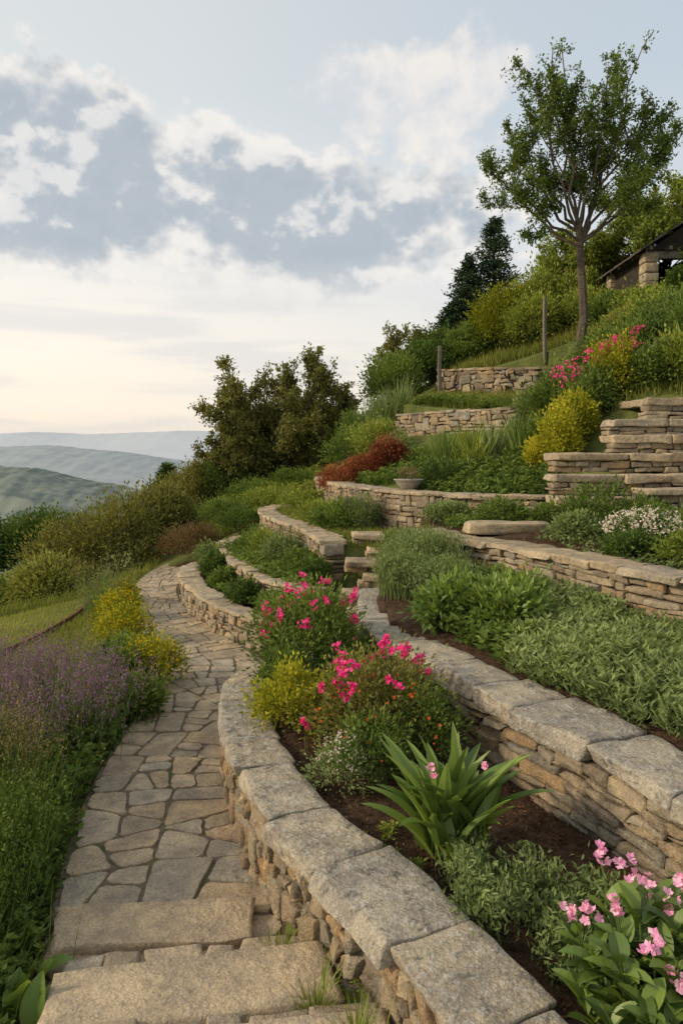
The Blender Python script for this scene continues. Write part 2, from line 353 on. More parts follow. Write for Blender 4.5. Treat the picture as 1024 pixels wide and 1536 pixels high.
wall('curved_stone_wall',cW['W4'],-1.4,-.6,.34,(.055,.10),(.11,.30),.42,.06,(.35,.7),m_tan,m_capt,m_core,.2,.014,capjit=.03)
wall('stone_terrace_wall',cW['W5'],.2,.98,.34,(.07,.12),(.14,.34),.36,.06,(.3,.6),m_tan,m_tan,m_core,.2,.025)
wall('stone_terrace_wall',cW['W6'],1.55,(2.42,2.25),.36,(.08,.15),(.16,.4),.38,.07,(.3,.6),m_tan,m_tan,m_core,.25,.035,rough=.03)
wall('curved_stone_wall',cW['WA'],-2.5,-2.0,.28,(.05,.085),(.09,.22),.34,.055,(.3,.6),m_tan,m_capt,m_core,.15,.011)
wall('curved_stone_wall',cW['WB'],-2.15,-1.7,.26,(.05,.085),(.09,.22),.32,.05,(.3,.55),m_tan,m_capt,m_core,.15,.011)
wall('stone_terrace_wall',cW['WC'],-1.85,-1.2,.34,(.06,.10),(.12,.28),.40,.06,(.3,.55),m_tan,m_capt,m_core,.15,.012)

def flat(ox,oy,ang=0):
    ca,sa=math.cos(ang),math.sin(ang)
    return lambda s,t:(ox+s*ca-t*sa, oy+s*sa+t*ca)
def steps(name,ox,oy,ang,rows,mats,cr=(.06,.09),th=.07,jj=.02):
    g=[]
    for (x0,x1,y0,dep,z,zb) in rows:
        mp=flat(ox,oy,ang+U(-.02,.02)); s=x0; cb=[]
        while s<x1-.05:
            e=min(s+U(.45,1.1),x1); 
            if x1-e<.25: e=x1
            cb.append((s+.005,e-.005,y0-.04+U(-.04,.03),y0+dep,z-th+U(-.01,.01),z+U(-.008,.008))); s=e
        g.append(stoneboxes(cb,TC,.02,(.015,.03,.010),mp,R(len(cb)),1,.010))
        if z-th-.005-zb>.04:
            S=pack(x1-x0-.04,lambda q:zb,lambda q:z-th-.003,cr,(.16,.42),.08)
            B=np.stack([S[:,0]+x0+.02,S[:,1]+x0+.02,y0+U(-.02,.03,len(S)),np.full(len(S),y0+.3),S[:,2],S[:,3]],1)
            g.append(stoneboxes(B,TS,.012,(.012,.014,.010),mp,R(len(S)),0,.009))
    return build(name,g,mats,True)
steps('stone_steps',0,0,0,[(-.22+.06*i,.30+.05*i,7.55+i*.34,.42,-2.27+i*.142,-2.42+i*.142) for i in range(9)],[m_tan,m_capt])
rows=[(2.75,5.6,9.15,.5,-.55,-1.12),(2.6,6.2,9.5,.5,-.27,-.54),(3.0,6.4,9.9,.55,.0,-.26),(3.6,6.6,10.3,.55,.26,.0),(3.95,6.8,10.7,.5,.50,.26),(4.5,7.2,11.1,1.2,.84,.50)]
steps('garden_stone_stairs',0,0,0,rows,[m_tan,m_capt],(.05,.085),.11)
steps('low_stone_wall',3.5,8.0,.05,[(.1,3,.6,.4,-.42,-1.0)],[m_tan,m_capt])
build('stone_slab',[stoneboxes([(1.5,2.5,8.7,9.1,-.97,-.83)],TC,.03,(.04,.04,.01),flat(0,0),[.6],0,.012)],[m_capt],True)

# ------------------------------------------------------------------ flagstone paving (crazy paving by recursive splitting)
def clip(poly,n_,c):
    out=[]
    for i in range(len(poly)):
        a=poly[i]; b=poly[(i+1)%len(poly)]; da=a@n_-c; db=b@n_-c
        if da<=0: out.append(a)
        if (da<0)!=(db<0) and da!=db: out.append(a+(b-a)*(da/(da-db)))
    return out
def area(p): p=np.array(p); return .5*abs(np.sum(p[:,0]*np.roll(p[:,1],-1)-p[:,1]*np.roll(p[:,0],-1)))
def compact(p):
    p=np.array(p); l=np.linalg.norm(p-np.roll(p,1,0),axis=1).sum(); return area(p)/(l*l)
def flags(cv,s0,s1,hw,amin,amax,z,gap=.009):
    out=[];stack=[[np.array(q,float) for q in ((s0,-hw),(s1,-hw),(s1,hw),(s0,hw))]]
    while stack:
        p=stack.pop(); A_=area(p)
        if A_<U(amin,amax): out.append(p); continue
        P_=np.array(p); c=P_.mean(0); q=P_-c; w_,v_=np.linalg.eigh(q.T@q); ax=v_[:,1]; best=None
        for _ in range(7):
            an=math.atan2(ax[1],ax[0])+U(-.42,.42); n_=np.array([math.cos(an),math.sin(an)]); cc=n_@c+U(-.14,.14)*math.sqrt(w_[1]/len(P_))
            a=clip(p,n_,cc); b=clip(p,-n_,-cc)
            if len(a)<3 or len(b)<3: continue
            sc_=min(compact(a),compact(b))-.02*((len(a)==3)+(len(b)==3))+U(0,.008)
            if best is None or sc_>best[0]: best=(sc_,a,b)
        if best: stack+=[best[1],best[2]]
        else: out.append(p)
    g=[]
    for p in out:
        P_=np.array(p); c=P_.mean(0); 
        for i_ in range(len(P_)):
            u,v=P_[i_],P_[(i_+1)%len(P_)]; l=np.hypot(*(v-u))
            if l<1e-5: continue
            n_=np.array([(v-u)[1],-(v-u)[0]])/l
            if n_@(c-u)>0: n_=-n_
            rr=U(-.03,.03); n2=np.array([n_[0]*math.cos(rr)-n_[1]*math.sin(rr),n_[0]*math.sin(rr)+n_[1]*math.cos(rr)])
            p=clip(p,n2,n2@((u+v)/2)-gap*U(.6,1.6))
            if len(p)<3: break
        if len(p)<3 or area(p)<.005: continue
        P_=np.array(p); q=[]
        for i_ in range(len(P_)):
            u,v=P_[i_],P_[(i_+1)%len(P_)]; l=np.hypot(*(v-u))
            if l<.035: q.append((u+v)/2); continue
            e_=min(.3,.028/l)
            for f_ in (e_,.3,.5,.7,1-e_): q.append(u+(v-u)*f_+U(-.007,.007,2))
        q=np.array(q); c=q.mean(0); zz=z+U(-.004,.007); tl=U(-.012,.012,2)
        V=[]
        for sc_,dz in [(1.0,-.045),(1.0,-.007),(.985,-.001),(.95,0)]:
            pp=c+(q-c)*sc_; x,y=cv.map(pp[:,0],pp[:,1]); V.append(np.stack([x,y,zz+dz+(pp-c)@tl],1))
        m_=len(q); V=np.concatenate(V); tn=R(); i_=np.arange(m_); j_=(i_+1)%m_
        g.append((V,np.concatenate([np.stack([r*m_+i_,r*m_+j_,(r+1)*m_+j_,(r+1)*m_+i_],1) for r in range(3)]),0,tn))
        g.append((V,np.arange(3*m_,4*m_)[None],0,tn))
    return g
def strip(cv,s0,s1,h0,h1,z,mi,n_=120):
    s=np.linspace(s0,s1,n_); a=cv.map(s,np.full(n_,h0)); b=cv.map(s,np.full(n_,h1))
    V=np.concatenate([np.stack([a[0],a[1],np.full(n_,z)],1),np.stack([b[0],b[1],np.full(n_,z)],1)]); i=np.arange(n_-1)
    return (V,np.stack([i,i+1,n_+i+1,n_+i],1),mi,.5)
build('flagstone_path',flags(cP,.3,cP.L,.5,.035,.19,-2.388,.009)+[strip(cP,.2,cP.L,-.56,.52,-2.398,1)],[m_flag,m_joint])
c2=Curve([(-1.0,7.75),(-.6,7.8),(-.2,7.7),(.25,7.6)])
build('flagstone_landing',flags(c2,0,c2.L,.55,.04,.14,-2.391)+[strip(c2,-.1,c2.L,-.8,.7,-2.402,1,20)],[m_flag,m_joint])
g=[]
for (x0,x1,yc,dep,z,an) in [(-1.42,-.42,3.64,.30,-2.335,.08),(-1.22,-.06,3.14,.42,-2.27,.16),(-.95,.20,2.66,.34,-2.20,.12),(-.8,.5,2.28,.3,-2.13,.12)]:
    mp=flat((x0+x1)/2,yc,an); l=(x1-x0)/2
    g.append(stoneboxes([(-l,l,-dep/2,dep/2,z-.11,z)],TC,.012,(.07,.05,.008),mp,[U(.2,.8)],0,.010))
    s=-l
    while s<l-.1:
        e=min(s+U(.12,.34),l); g.append(stoneboxes([(s,e-.012,dep/2+.01,dep/2+U(.10,.15),z-.2,z-.055+U(-.006,.006))],TS,.012,(.02,.015,.006),mp,R(1),0,.006)); s=e
build('stone_garden_step',g,[m_flag],True)

# ------------------------------------------------------------------ vegetation primitives
def leaves(P,D,L,W,tn,mi=0,fold=.22,rnd=.7):
    N=len(P); D=nrm(D); L=np.broadcast_to(L,(N,))[:,None]; W=np.broadcast_to(W,(N,))[:,None]
    S=nrm(np.cross(D,np.array([0,0,1.])+rng.normal(size=(N,3))*rnd)); Un=np.cross(S,D)
    m=P+D*L*.45; V=np.stack([P,m-S*W/2+Un*W*fold,P+D*L,m+S*W/2+Un*W*fold],1).reshape(-1,3)
    return (V,np.arange(4*N).reshape(N,4),mi,np.repeat(np.broadcast_to(tn,(N,)),4))
def straps(P,az,lean,L,W,droop,tn,K=4,mi=0,broad=False):
    N=len(P); bc=lambda a:np.broadcast_to(np.asarray(a,float),(N,))
    az,lean,L,W,droop,tn=map(bc,(az,lean,L,W,droop,tn))
    s=np.linspace(0,1,K+1); th=lean[:,None]+droop[:,None]*s[None]
    hx=np.concatenate([np.zeros((N,1)),np.cumsum(np.sin(th[:,:-1]),1)],1)*(L/K)[:,None]
    hz=np.concatenate([np.zeros((N,1)),np.cumsum(np.cos(th[:,:-1]),1)],1)*(L/K)[:,None]
    C=np.stack([P[:,0,None]+hx*np.cos(az)[:,None],P[:,1,None]+hx*np.sin(az)[:,None],P[:,2,None]+hz],-1)
    side=np.stack([-np.sin(az),np.cos(az),0*az],-1)[:,None]
    pr=(np.sin(math.pi*(.1+.9*s)**.85)**.75+.03) if broad else np.maximum((1-s**1.6),.05)
    w=(W[:,None]*pr[None])[...,None]/2
    nv=np.stack([-np.cos(th)*np.cos(az)[:,None],-np.cos(th)*np.sin(az)[:,None],np.sin(th)],-1)
    if broad: cols=[C-side*w+nv*w*.35,C-nv*w*.15,C+side*w+nv*w*.35]
    else: cols=[C-side*w,C+side*w]
    c=len(cols); V=np.stack(cols,2).reshape(-1,3); F=[]
    base=(np.arange(N)*(K+1)*c)[:,None]
    for a in range(c-1):
        i=np.arange(K)[None]*c+a+base; F.append(np.stack([i,i+1,i+1+c,i+c],-1).reshape(-1,4))
    return (V,np.concatenate(F),mi,np.repeat(tn,(K+1)*c))
def udir(n_,zmin=-.15):
    d_=nrm(rng.normal(size=(n_*3,3))); d_=d_[d_[:,2]>zmin]
    while len(d_)<n_: d_=np.concatenate([d_,d_])
    return d_[:n_]
def blob(c,r,nc,nl,L,W,mi=0,t0=.5,tv=.3,cs=.26,up=.3,zmin=-.1,fill=.5):
    c=np.array(c,float); r=np.array(r,float); d_=udir(nc,zmin); rad=fill+(1-fill)*R(nc)[:,None]**.6
    uneven=1+.26*noise3(d_,3.2,int(abs(c[0]*100+c[1]*37))%9999+1)[:,None]
    cc=d_*rad*uneven; off=rng.normal(size=(nc,nl,3))*cs*U(.6,1.3,(nc,1,1)); q=cc[:,None]+off*.8
    D=nrm(q*.6+off*1.6+rng.normal(size=q.shape)*.45+np.array([0,0,up]))
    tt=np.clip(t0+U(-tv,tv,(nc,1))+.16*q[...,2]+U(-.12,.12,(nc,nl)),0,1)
    P_=(c+q*r).reshape(-1,3)
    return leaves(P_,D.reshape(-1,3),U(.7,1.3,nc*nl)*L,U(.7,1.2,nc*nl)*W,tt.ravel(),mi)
def flowers(Cn,size,mi,npet=6,cmi=None,cup=.45):
    N=len(Cn); f=nrm(rng.normal(size=(N,3))*.5+np.array([-.15,-.35,.8]))
    A=nrm(np.cross(f,rng.normal(size=(N,3)))); B=np.cross(f,A); g=[]
    size=np.broadcast_to(size,(N,))
    for q in range(npet):
        ph=q*2*math.pi/npet+U(-.2,.2,N); D=A*np.cos(ph)[:,None]+B*np.sin(ph)[:,None]+f*cup*U(.4,1.5,N)[:,None]
        D=nrm(D); S=nrm(np.cross(D,f)); Un=np.cross(S,D); Lp=size[:,None]*U(.8,1.15,N)[:,None]; Wp=Lp*.8
        m=Cn+D*Lp*.62; V=np.stack([Cn,m-S*Wp/2,Cn+D*Lp+f*Lp*.15,m+S*Wp/2],1).reshape(-1,3)
        g.append((V,np.arange(4*N).reshape(N,4),mi,np.repeat(U(.1,.9,N),4)))
    return g
def clusterfl(Cn,rad,n_,size,mi,npet=5):
    P_=(Cn[:,None]+rng.normal(size=(len(Cn),n_,3))*rad).reshape(-1,3); return flowers(P_,size,mi,npet)
def tube(p0,p1,r0,r1,mi=0,k_=6):
    p0=np.atleast_2d(p0);p1=np.atleast_2d(p1); N=len(p0); d_=nrm(p1-p0); a=nrm(np.cross(d_,np.array([.31,.77,.2]))); b=np.cross(d_,a)
    an=np.arange(k_)*2*math.pi/k_; ring=a[:,None]*np.cos(an)[None,:,None]+b[:,None]*np.sin(an)[None,:,None]
    r0=np.broadcast_to(r0,(N,))[:,None,None]; r1=np.broadcast_to(r1,(N,))[:,None,None]
    V=np.concatenate([p0[:,None]+ring*r0,p1[:,None]+ring*r1],1).reshape(-1,3)
    i=np.arange(k_); j=(i+1)%k_; F=np.stack([i,j,k_+j,k_+i],1)[None]+(np.arange(N)*2*k_)[:,None,None]
    return (V,F.reshape(-1,4),mi,.5)
def limb(a,b,r0,r1,bend,n_=7):
    t_=np.linspace(0,1,n_)[:,None]; a=np.array(a,float);b=np.array(b,float)
    m=(a+b)/2+bend; p=(1-t_)**2*a+2*t_*(1-t_)*m+t_**2*b
    p[1:-1]+=rng.normal(size=(n_-2,3))*np.linalg.norm(b-a)*.018
    r=np.linspace(r0,r1,n_); return p,r
def tree(name,base,ends,fork,tr,leafm,nt=16,tl=.7,ln=26,lL=.09,lW=.05,t0=.45,spread=.16,trunks=1,sub=2,start=.3,upb=.3,wander=.08,f0r=(.6,1.0),lk=.5):
    base=np.array(base,float); g=[]; T0=[];T1=[];R0=[];R1=[]
    def addp(p,r):
        T0.append(p[:-1]);T1.append(p[1:]);R0.append(r[:-1]);R1.append(r[1:])
    fk=base+np.array([0.0,0,fork])
    p,r=limb(base-[0,0,.2],fk,tr*1.25,tr*.8,np.array([wander,0,0])); addp(p,r); trunkp=p
    LP=[];LD=[];LT=[]
    for e in ends:
        e=np.array(e,float)+base; f0=U(*f0r) if trunks==1 else U(.05,.5)
        st=trunkp[0]+(trunkp[-1]-trunkp[0])*f0 if fork>0 else base
        ln_=np.linalg.norm(e-st); out=(e-st)*np.array([1,1,0])
        p,r=limb(st,e,tr*lk*min(1,ln_/3+.35),.010,out*.22+np.array([0,0,-.06*ln_])); addp(p,r)
        br=[(p,r)]
        for _ in range(sub):
            i=rng.integers(2,5); dirn=nrm(e-st); en=p[i]+nrm(dirn+rng.normal(size=3)*.55)*ln_*U(.25,.5)
            p2,r2=limb(p[i],en,r[i]*.6,.006,rng.normal(size=3)*.05*ln_,5); addp(p2,r2); br.append((p2,r2))
        for p_,r_ in br:
            for _ in range(nt):
                u=start+(1-start)*R(); x=u*(len(p_)-1); i=min(int(x),len(p_)-2); q=p_[i]+(p_[i+1]-p_[i])*(x-i)
                dirn=nrm(nrm(p_[-1]-p_[0])*.6+rng.normal(size=3)*.75+np.array([0,0,upb])); l=tl*U(.4,1.1)*(1.2-.5*u)
                q2=q+dirn*l; T0.append(q[None]);T1.append(q2[None]);R0.append(np.array([.008]));R1.append(np.array([.003]))
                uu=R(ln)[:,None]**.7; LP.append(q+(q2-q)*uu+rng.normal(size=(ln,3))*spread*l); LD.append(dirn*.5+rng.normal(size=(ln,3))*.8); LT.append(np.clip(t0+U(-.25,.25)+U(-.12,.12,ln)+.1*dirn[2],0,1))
    g.append(tube(np.concatenate(T0),np.concatenate(T1),np.concatenate(R0),np.concatenate(R1),0))
    LP=np.concatenate(LP);LD=np.concatenate(LD);LT=np.concatenate(LT)
    g.append(leaves(LP,LD,U(.7,1.25,len(LP))*lL,U(.7,1.2,len(LP))*lW,LT,1))
    return build(name,g,[m_bark,leafm])
def hz(x,y): return float(H(np.array([x]),np.array([y]))[0])
def pts_in(poly,n_):
    poly=np.array(poly); lo=poly.min(0);hi=poly.max(0); out=np.zeros((0,2))
    while len(out)<n_:
        q=lo+(hi-lo)*R((n_*3,2)); q=q[inpoly(q[:,0],q[:,1],poly)]; out=np.vstack([out,q])
    return out[:n_]
def on_ground(xy,dz=0): return np.column_stack([xy,H(xy[:,0],xy[:,1])+dz])
def grass(name,poly,n_,L,W,mat=G_grass,t0=.5,K=3,lean=.5):
    xy=pts_in(poly,n_)
    tc=np.clip(t0+.3*noise3(np.column_stack([xy,xy[:,0]*0]),1.8,5)+U(-.2,.2,len(xy)),0,1)
    ls=U(.6,1.2,len(xy))*(1+.35*noise3(np.column_stack([xy,xy[:,0]*0]),2.6,15)); P_=on_ground(xy,-.02)
    return build(name,[straps(P_,U(0,6.28,len(P_)),U(0,lean,len(P_)),L*ls*U(.6,1.2,len(P_)),W,U(.2,1.1,len(P_)),np.clip(tc+U(-.15,.15,len(P_)),0,1),K)],[mat])
def shrub(name,x,y,w,h,mat,nc=60,nl=40,L=.05,W=.03,dy=None,z=None,t0=.5,extra=None,mats=None,**kw):
    z=hz(x,y) if z is None else z; dy=w if dy is None else dy
    g=[blob((x,y,z+h*.35),(w/2,dy/2,h*.68),nc,nl,L,W,0,t0,**kw)]
    a=U(0,6.28,8); e=np.stack([x+np.cos(a)*w*.3,y+np.sin(a)*dy*.3,z+h*U(.4,.7,8)],1); b=np.stack([x+np.cos(a)*.03,y+np.sin(a)*.03,np.full(8,z-.03)],1)
    g.append(tube(b,e,max(.006,.012*h),.003,1,5))
    m_=14; d_=udir(m_,.2); s0=np.array([x,y,z+h*.35])+d_*np.array([w/2,dy/2,h*.68])*.8; l=h*U(.18,.42,m_)
    s1=s0+nrm(d_+[0,0,.8])*l[:,None]; g.append(tube(s0,s1,.004,.002,1,4)); u=R((m_,16,1))
    q=(s0[:,None]+(s1-s0)[:,None]*u+rng.normal(size=(m_,16,3))*W*.4).reshape(-1,3)
    g.append(leaves(q,rng.normal(size=q.shape)*.7+[0,0,.5],L,W,np.clip(t0+U(-.1,.4,len(q)),0,1)))
    if extra: g+=extra
    return build(name,g,[mat,m_bark]+(mats or []))
def tops(x,y,z,w,h,n_,zmin=.1,dy=None):
    d_=udir(n_,zmin); return np.array([x,y,z+h*.35])+d_*np.array([w/2,(dy or w)/2,h*.68])*U(.95,1.15,(n_,1))

# ------------------------------------------------------------------ front flower bed
z1=-1.97
fl=tops(-.27,6.25,z1,.85,.72,34,.3)
shrub('pink_flowering_shrub',-.27,6.25,.88,.68,G_mid,110,60,.055,.022,t0=.6,extra=clusterfl(fl,.012,4,.020,2)+[tube(fl-[0,0,.15],fl,.003,.003,0,4)],mats=[F_mag])
fl=tops(-.22,6.2,z1,.9,.86,24,.45)
build('pink_flower_cluster',[straps(fl-[0,0,.3],U(0,6,24),.05,.3,.006,.1,.5)]+clusterfl(fl,.017,7,.022,1),[G_mid,F_mag])
shrub('yellow_green_shrub',-.33,5.15,.5,.36,G_yel,70,50,.035,.022,t0=.45)
fl=tops(.24,4.85,z1,.8,.70,30,.4); fo=tops(.24,4.65,z1,.8,.5,80,-.05)
shrub('rose_bush',.24,4.9,.82,.56,G_olive,110,60,.035,.018,t0=.6,extra=clusterfl(fl,.013,7,.022,2,6)+flowers(fo,.013,3,5),mats=[F_mag,F_or],fill=.3)
shrub('rose_bush',.54,4.7,.4,.42,G_mid,50,44,.04,.02,t0=.5,fill=.3)
shrub('green_bedding_plant',.22,4.4,.45,.36,G_mid,50,44,.04,.02,t0=.5,fill=.3)
fl=tops(.0,4.3,z1,.3,.3,60,.2)
shrub('pale_flowering_shrub',.0,4.3,.36,.26,G_sage,40,40,.022,.012,t0=.6,extra=clusterfl(fl,.01,3,.007,2,4),mats=[F_white])
fl=np.array([[-.24,4.75,-1.74],[-.22,4.77,-1.77],[-.02,4.75,-1.50],[-.03,4.77,-1.48]]); build('crimson_flower',clusterfl(fl,.013,9,.018,1,6)+[straps(fl-[0,0,.3],U(0,6,4),.02,.3,.006,.02,.5)],[G_mid,F_mag])
n_=80; b=np.column_stack([.54+rng.normal(size=n_)*.065,3.68+rng.normal(size=n_)*.065,np.full(n_,z1-.02)])
g=[straps(b,U(0,6.28,n_),U(.02,.55,n_),U(.30,.64,n_),U(.07,.105,n_),U(.2,1.15,n_),U(.25,1,n_),10,0,True)]
fl=np.array([[.43,3.5,-1.5],[.67,3.45,-1.47],[.44,3.45,-1.52]])
g+=clusterfl(fl,.008,4,.018,1,6)+[straps(np.column_stack([fl[:,:2],np.full(3,z1)]),0,.01,fl[:,2]-z1,.008,.02,.5)]
build('broad_leaf_lily_plant',g,[G_gloss,F_pink])
g=[]
for i in range(290):
    x=U(.50,1.55);y=3.35-.85*(x-.55)+U(-.34,.32); nn=46; c=np.array([x,y,hz(x,y)+U(.02,.20)])
    if x<.60 and y<2.7: continue
    g.append(leaves(c+rng.normal(size=(nn,3))*[.035,.035,.03],rng.normal(size=(nn,3))*.7+[0,0,.7],.036,.013,np.clip(.3+2*(c[2]-z1-.05)+U(-.2,.3)+U(-.1,.1,nn),0,1)))
build('feathery_groundcover',g,[G_sage])
g=[];x0,y0=1.04,2.42
for i in range(85):
    a=U(0,6.28); rr=U(0,.30); hh=U(.12,.44); b=np.array([[x0+math.cos(a)*rr*.4,y0+math.sin(a)*rr*.4,z1-.05]]); e=np.array([[x0+math.cos(a)*rr,y0+math.sin(a)*rr,z1+hh]])
    g.append(tube(b,e,.005,.003,0,5)); nn=9; u=R(nn)[:,None]*.6+.4
    g.append(straps(b+(e-b)*u,U(0,6.28,nn),U(.5,1.1,nn),U(.08,.14,nn),U(.04,.065,nn),U(.3,1.1,nn),np.clip(U(.1,.8,nn),0,1),5,1,True))
fl=np.array([[.90,2.42,-1.50],[.80,2.55,-1.60],[.85,2.5,-1.57],[1.0,2.6,-1.46],[1.06,2.55,-1.49],[1.12,2.5,-1.55],[.98,2.3,-1.56],[.93,2.65,-1.44],[1.2,2.55,-1.5],[1.04,2.25,-1.62]])
g.append(tube(np.array([x0,y0,0])+(fl-[x0,y0,0])*[.4,.4,0]+[0,0,z1],fl,.004,.003,0,5)); g+=clusterfl(fl,.018,7,.021,2,5)
build('pink_flower_plant',g,[G_gloss,G_gloss,F_pink])
xy=pts_in(TERR[0][0],11000); P_=on_ground(xy,.004); build('bark_mulch',[leaves(P_,rng.normal(size=(11000,3))*[1,1,.25],U(.01,.035,11000),U(.005,.014,11000),R(11000))],[m_mulch])
g=[]
for _ in range(16):
    x,y=U(.05,.5),U(2.9,3.9); g.append(blob((x,y,hz(x,y)+.01),(.05,.05,.03),6,16,.02,.012,0,.5))
build('seedling_sprouts',g,[G_light])
for (x,y,w,h) in [(.1,5.6,.5,.36),(-.45,5.7,.4,.35),(.0,6.9,.45,.3),(.5,5.2,.35,.3)]:
    shrub('green_bedding_plant',x,y,w,h,G_mid,45,40,.045,.02)

# ------------------------------------------------------------------ second bed
def leafmat_patch(name,poly,n_,hgt,L,W,mat,t0=.5,per=14,lean=.9):
    xy=pts_in(poly,n_); P0=on_ground(xy); tc=np.clip(t0+.25*noise3(P0,2.5,9)+U(-.15,.15,n_),0,1); hh=hgt*U(.5,1.15,n_)*(1+.3*noise3(P0,3.1,4))
    u=R((n_,per)); P_=P0[:,None]+np.stack([rng.normal(size=(n_,per))*.02,rng.normal(size=(n_,per))*.02,hh[:,None]*u**.7],-1)
    N=n_*per; az=U(0,6.28,N); D=np.stack([np.cos(az),np.sin(az),U(.1,lean,N)],1)
    g=[leaves(P_.reshape(-1,3),D,U(.7,1.3,N)*L,U(.8,1.2,N)*W,np.clip(np.repeat(tc,per)+(u.ravel()-.6)*.4,0,1))]
    return build(name,g,[mat])
leafmat_patch('sage_groundcover',[(1.18,5.1),(1.66,4.2),(1.98,3.45),(2.45,2.7),(3.6,3.2),(3.0,4.7),(2.55,5.6),(2.1,6.7),(1.6,7.2)],2900,.20,.065,.020,G_sage,.55,18,1.4)
leafmat_patch('leafy_groundcover',[(.76,6.3),(1.2,5.15),(1.7,5.9),(1.65,7.7),(.9,8.2)],700,.2,.07,.035,G_mid,.5,16)
for (x,y,w,h) in [(1.0,6.35,.6,.34),(1.35,6.1,.55,.34),(1.55,6.6,.5,.3)]: shrub('leafy_green_shrub',x,y,w,h,G_gloss,60,34,.085,.04,t0=.6)
def tuft(name,x,y,w,n_,L,W,mat,lean=.55,dr=.7,t0=.5,dy=None,dz=-.02):
    xy=np.column_stack([x+rng.normal(size=n_)*w*.22,y+rng.normal(size=n_)*(dy or w)*.22]); P_=on_ground(xy,dz)
    az=np.arctan2(xy[:,1]-y,xy[:,0]-x)+rng.normal(size=n_)*.6
    return build(name,[straps(P_,az,U(0,lean,n_),L*U(.5,1.1,n_),W,U(0,dr,n_),np.clip(t0+U(-.35,.35,n_),0,1),4)],[mat])
for (x,y,w,h) in [(.62,7.7,.55,.40),(.95,8.3,.75,.48),(1.0,7.4,.6,.36),(.85,8.9,.6,.42)]:
    n_=700; xy=np.column_stack([x+rng.normal(size=n_)*w*.25,y+rng.normal(size=n_)*w*.25]); P_=on_ground(xy); u=R(n_)
    g=[straps(P_,U(0,6.28,n_),U(0,.4,n_),h*U(.5,1.05,n_),.008,U(0,.4,n_),U(.2,.7,n_),3)]
    Pq=P_+np.stack([rng.normal(size=n_)*.05,rng.normal(size=n_)*.05,h*U(.3,.95,n_)],1); rep=np.repeat(Pq,7,0)+rng.normal(size=(n_*7,3))*.03
    g.append(leaves(rep,rng.normal(size=rep.shape)*.6+[0,0,.8],.05,.012,U(.3,.9,len(rep)))); build('rosemary_shrub',g,[G_sage])
for (x,y,dz) in [(-.30,3.42,.05),(-.10,3.02,.12),(.06,2.68,.17)]: tuft('grass_tuft',x,y,.11,130,.16,.006,G_light,lean=.8,dz=dz)
for (x,y) in [(-.93,5.3),(-1.0,6.0),(-.70,4.6),(-1.72,4.9),(-1.86,6.0),(-1.5,4.1),(-1.0,6.8),(-1.2,4.75),(-1.45,5.6),(-1.1,4.25),(-.55,4.1),(-1.4,7.2)]: tuft('grass_tuft',x,y,.10,36,.05,.005,G_grass,lean=.9,dz=.03)

# ------------------------------------------------------------------ left of path
def lavender(name,x,y,w,h,n_,mats,fl=True,dy=None):
    dy=dy or w; xy=np.column_stack([x+rng.normal(size=n_)*w*.2,y+rng.normal(size=n_)*dy*.2]); P_=on_ground(xy); az=np.arctan2(xy[:,1]-y,xy[:,0]-x)+rng.normal(size=n_)*.7
    le=U(0,.45,n_); L_=h*U(.6,1.1,n_); g=[straps(P_,az,le,L_,.006,.25,U(.2,.8,n_),3)]
    tip=P_+np.stack([np.cos(az)*np.sin(le+.1)*L_,np.sin(az)*np.sin(le+.1)*L_,np.cos(le+.1)*L_*.97],1)
    k_=9; u=R((n_,k_,1)); sp=tip[:,None]-np.array([0,0,.2*h])*u+rng.normal(size=(n_,k_,3))*.012
    g.append(leaves(sp.reshape(-1,3),rng.normal(size=(n_*k_,3))*.7+[0,0,.8],.022,.012,U(.1,.9,n_*k_),1 if fl else 0))
    u=R((n_,8,1)); lo=P_[:,None]+(tip-P_)[:,None]*u*.7+rng.normal(size=(n_,8,3))*.03
    g.append(leaves(lo.reshape(-1,3),rng.normal(size=(n_*8,3))*.5+[0,0,.8],.06,.011,U(.1,.8,n_*8),0))
    return build(name,g,mats)
lavender('lavender_bush',-2.4,6.1,1.1,.80,950,[G_sage,F_lav])
lavender('lavender_bush',-3.1,6.5,1.1,.86,900,[G_sage,F_lav])
lavender('lavender_bush',-2.6,5.4,.8,.66,500,[G_sage,F_lav])
lavender('wild_grass_clump',-2.35,4.8,.7,.68,600,[G_mid,G_dry])
lavender('wild_grass_clump',-2.0,4.0,.55,.62,600,[G_mid,G_grass],False)
lavender('wild_grass_clump',-2.7,4.9,.9,.85,500,[G_sage,G_dry])
lavender('wild_grass_clump',-1.85,3.5,.45,.48,450,[G_dark,G_grass],False)
lavender('wild_grass_clump',-3.75,11.4,.5,.95,160,[G_sage,G_dry])
for (x,y,h) in [(-2.05,4.3,.75),(-2.3,4.9,.8),(-1.9,3.7,.6),(-1.75,3.2,.5)]: tuft('tall_grass_clump',x,y,.6,420,h,.006,G_mid,lean=.45,dr=.6,t0=.45)
leafmat_patch('leafy_groundcover',[(-1.42,2.2),(-1.46,3.2),(-1.58,4.1),(-2.4,4.2),(-2.6,2.2)],900,.22,.05,.03,G_dark,.6,14)
leafmat_patch('leafy_groundcover',[(-1.3,2.2),(-1.36,3.1),(-1.46,3.7),(-1.8,3.6),(-1.8,2.2)],320,.12,.04,.025,G_mid,.5,12)
leafmat_patch('leafy_groundcover',[(-1.55,4.0),(-1.78,5.2),(-1.87,6.2),(-1.95,7.0),(-3.6,7.2),(-3.6,4.6),(-2.2,4.0)],1300,.25,.06,.035,G_dark,.6,12)
n_=14; b=np.column_stack([-1.40+rng.normal(size=n_)*.08,3.15+rng.normal(size=n_)*.1,np.full(n_,-2.40)])
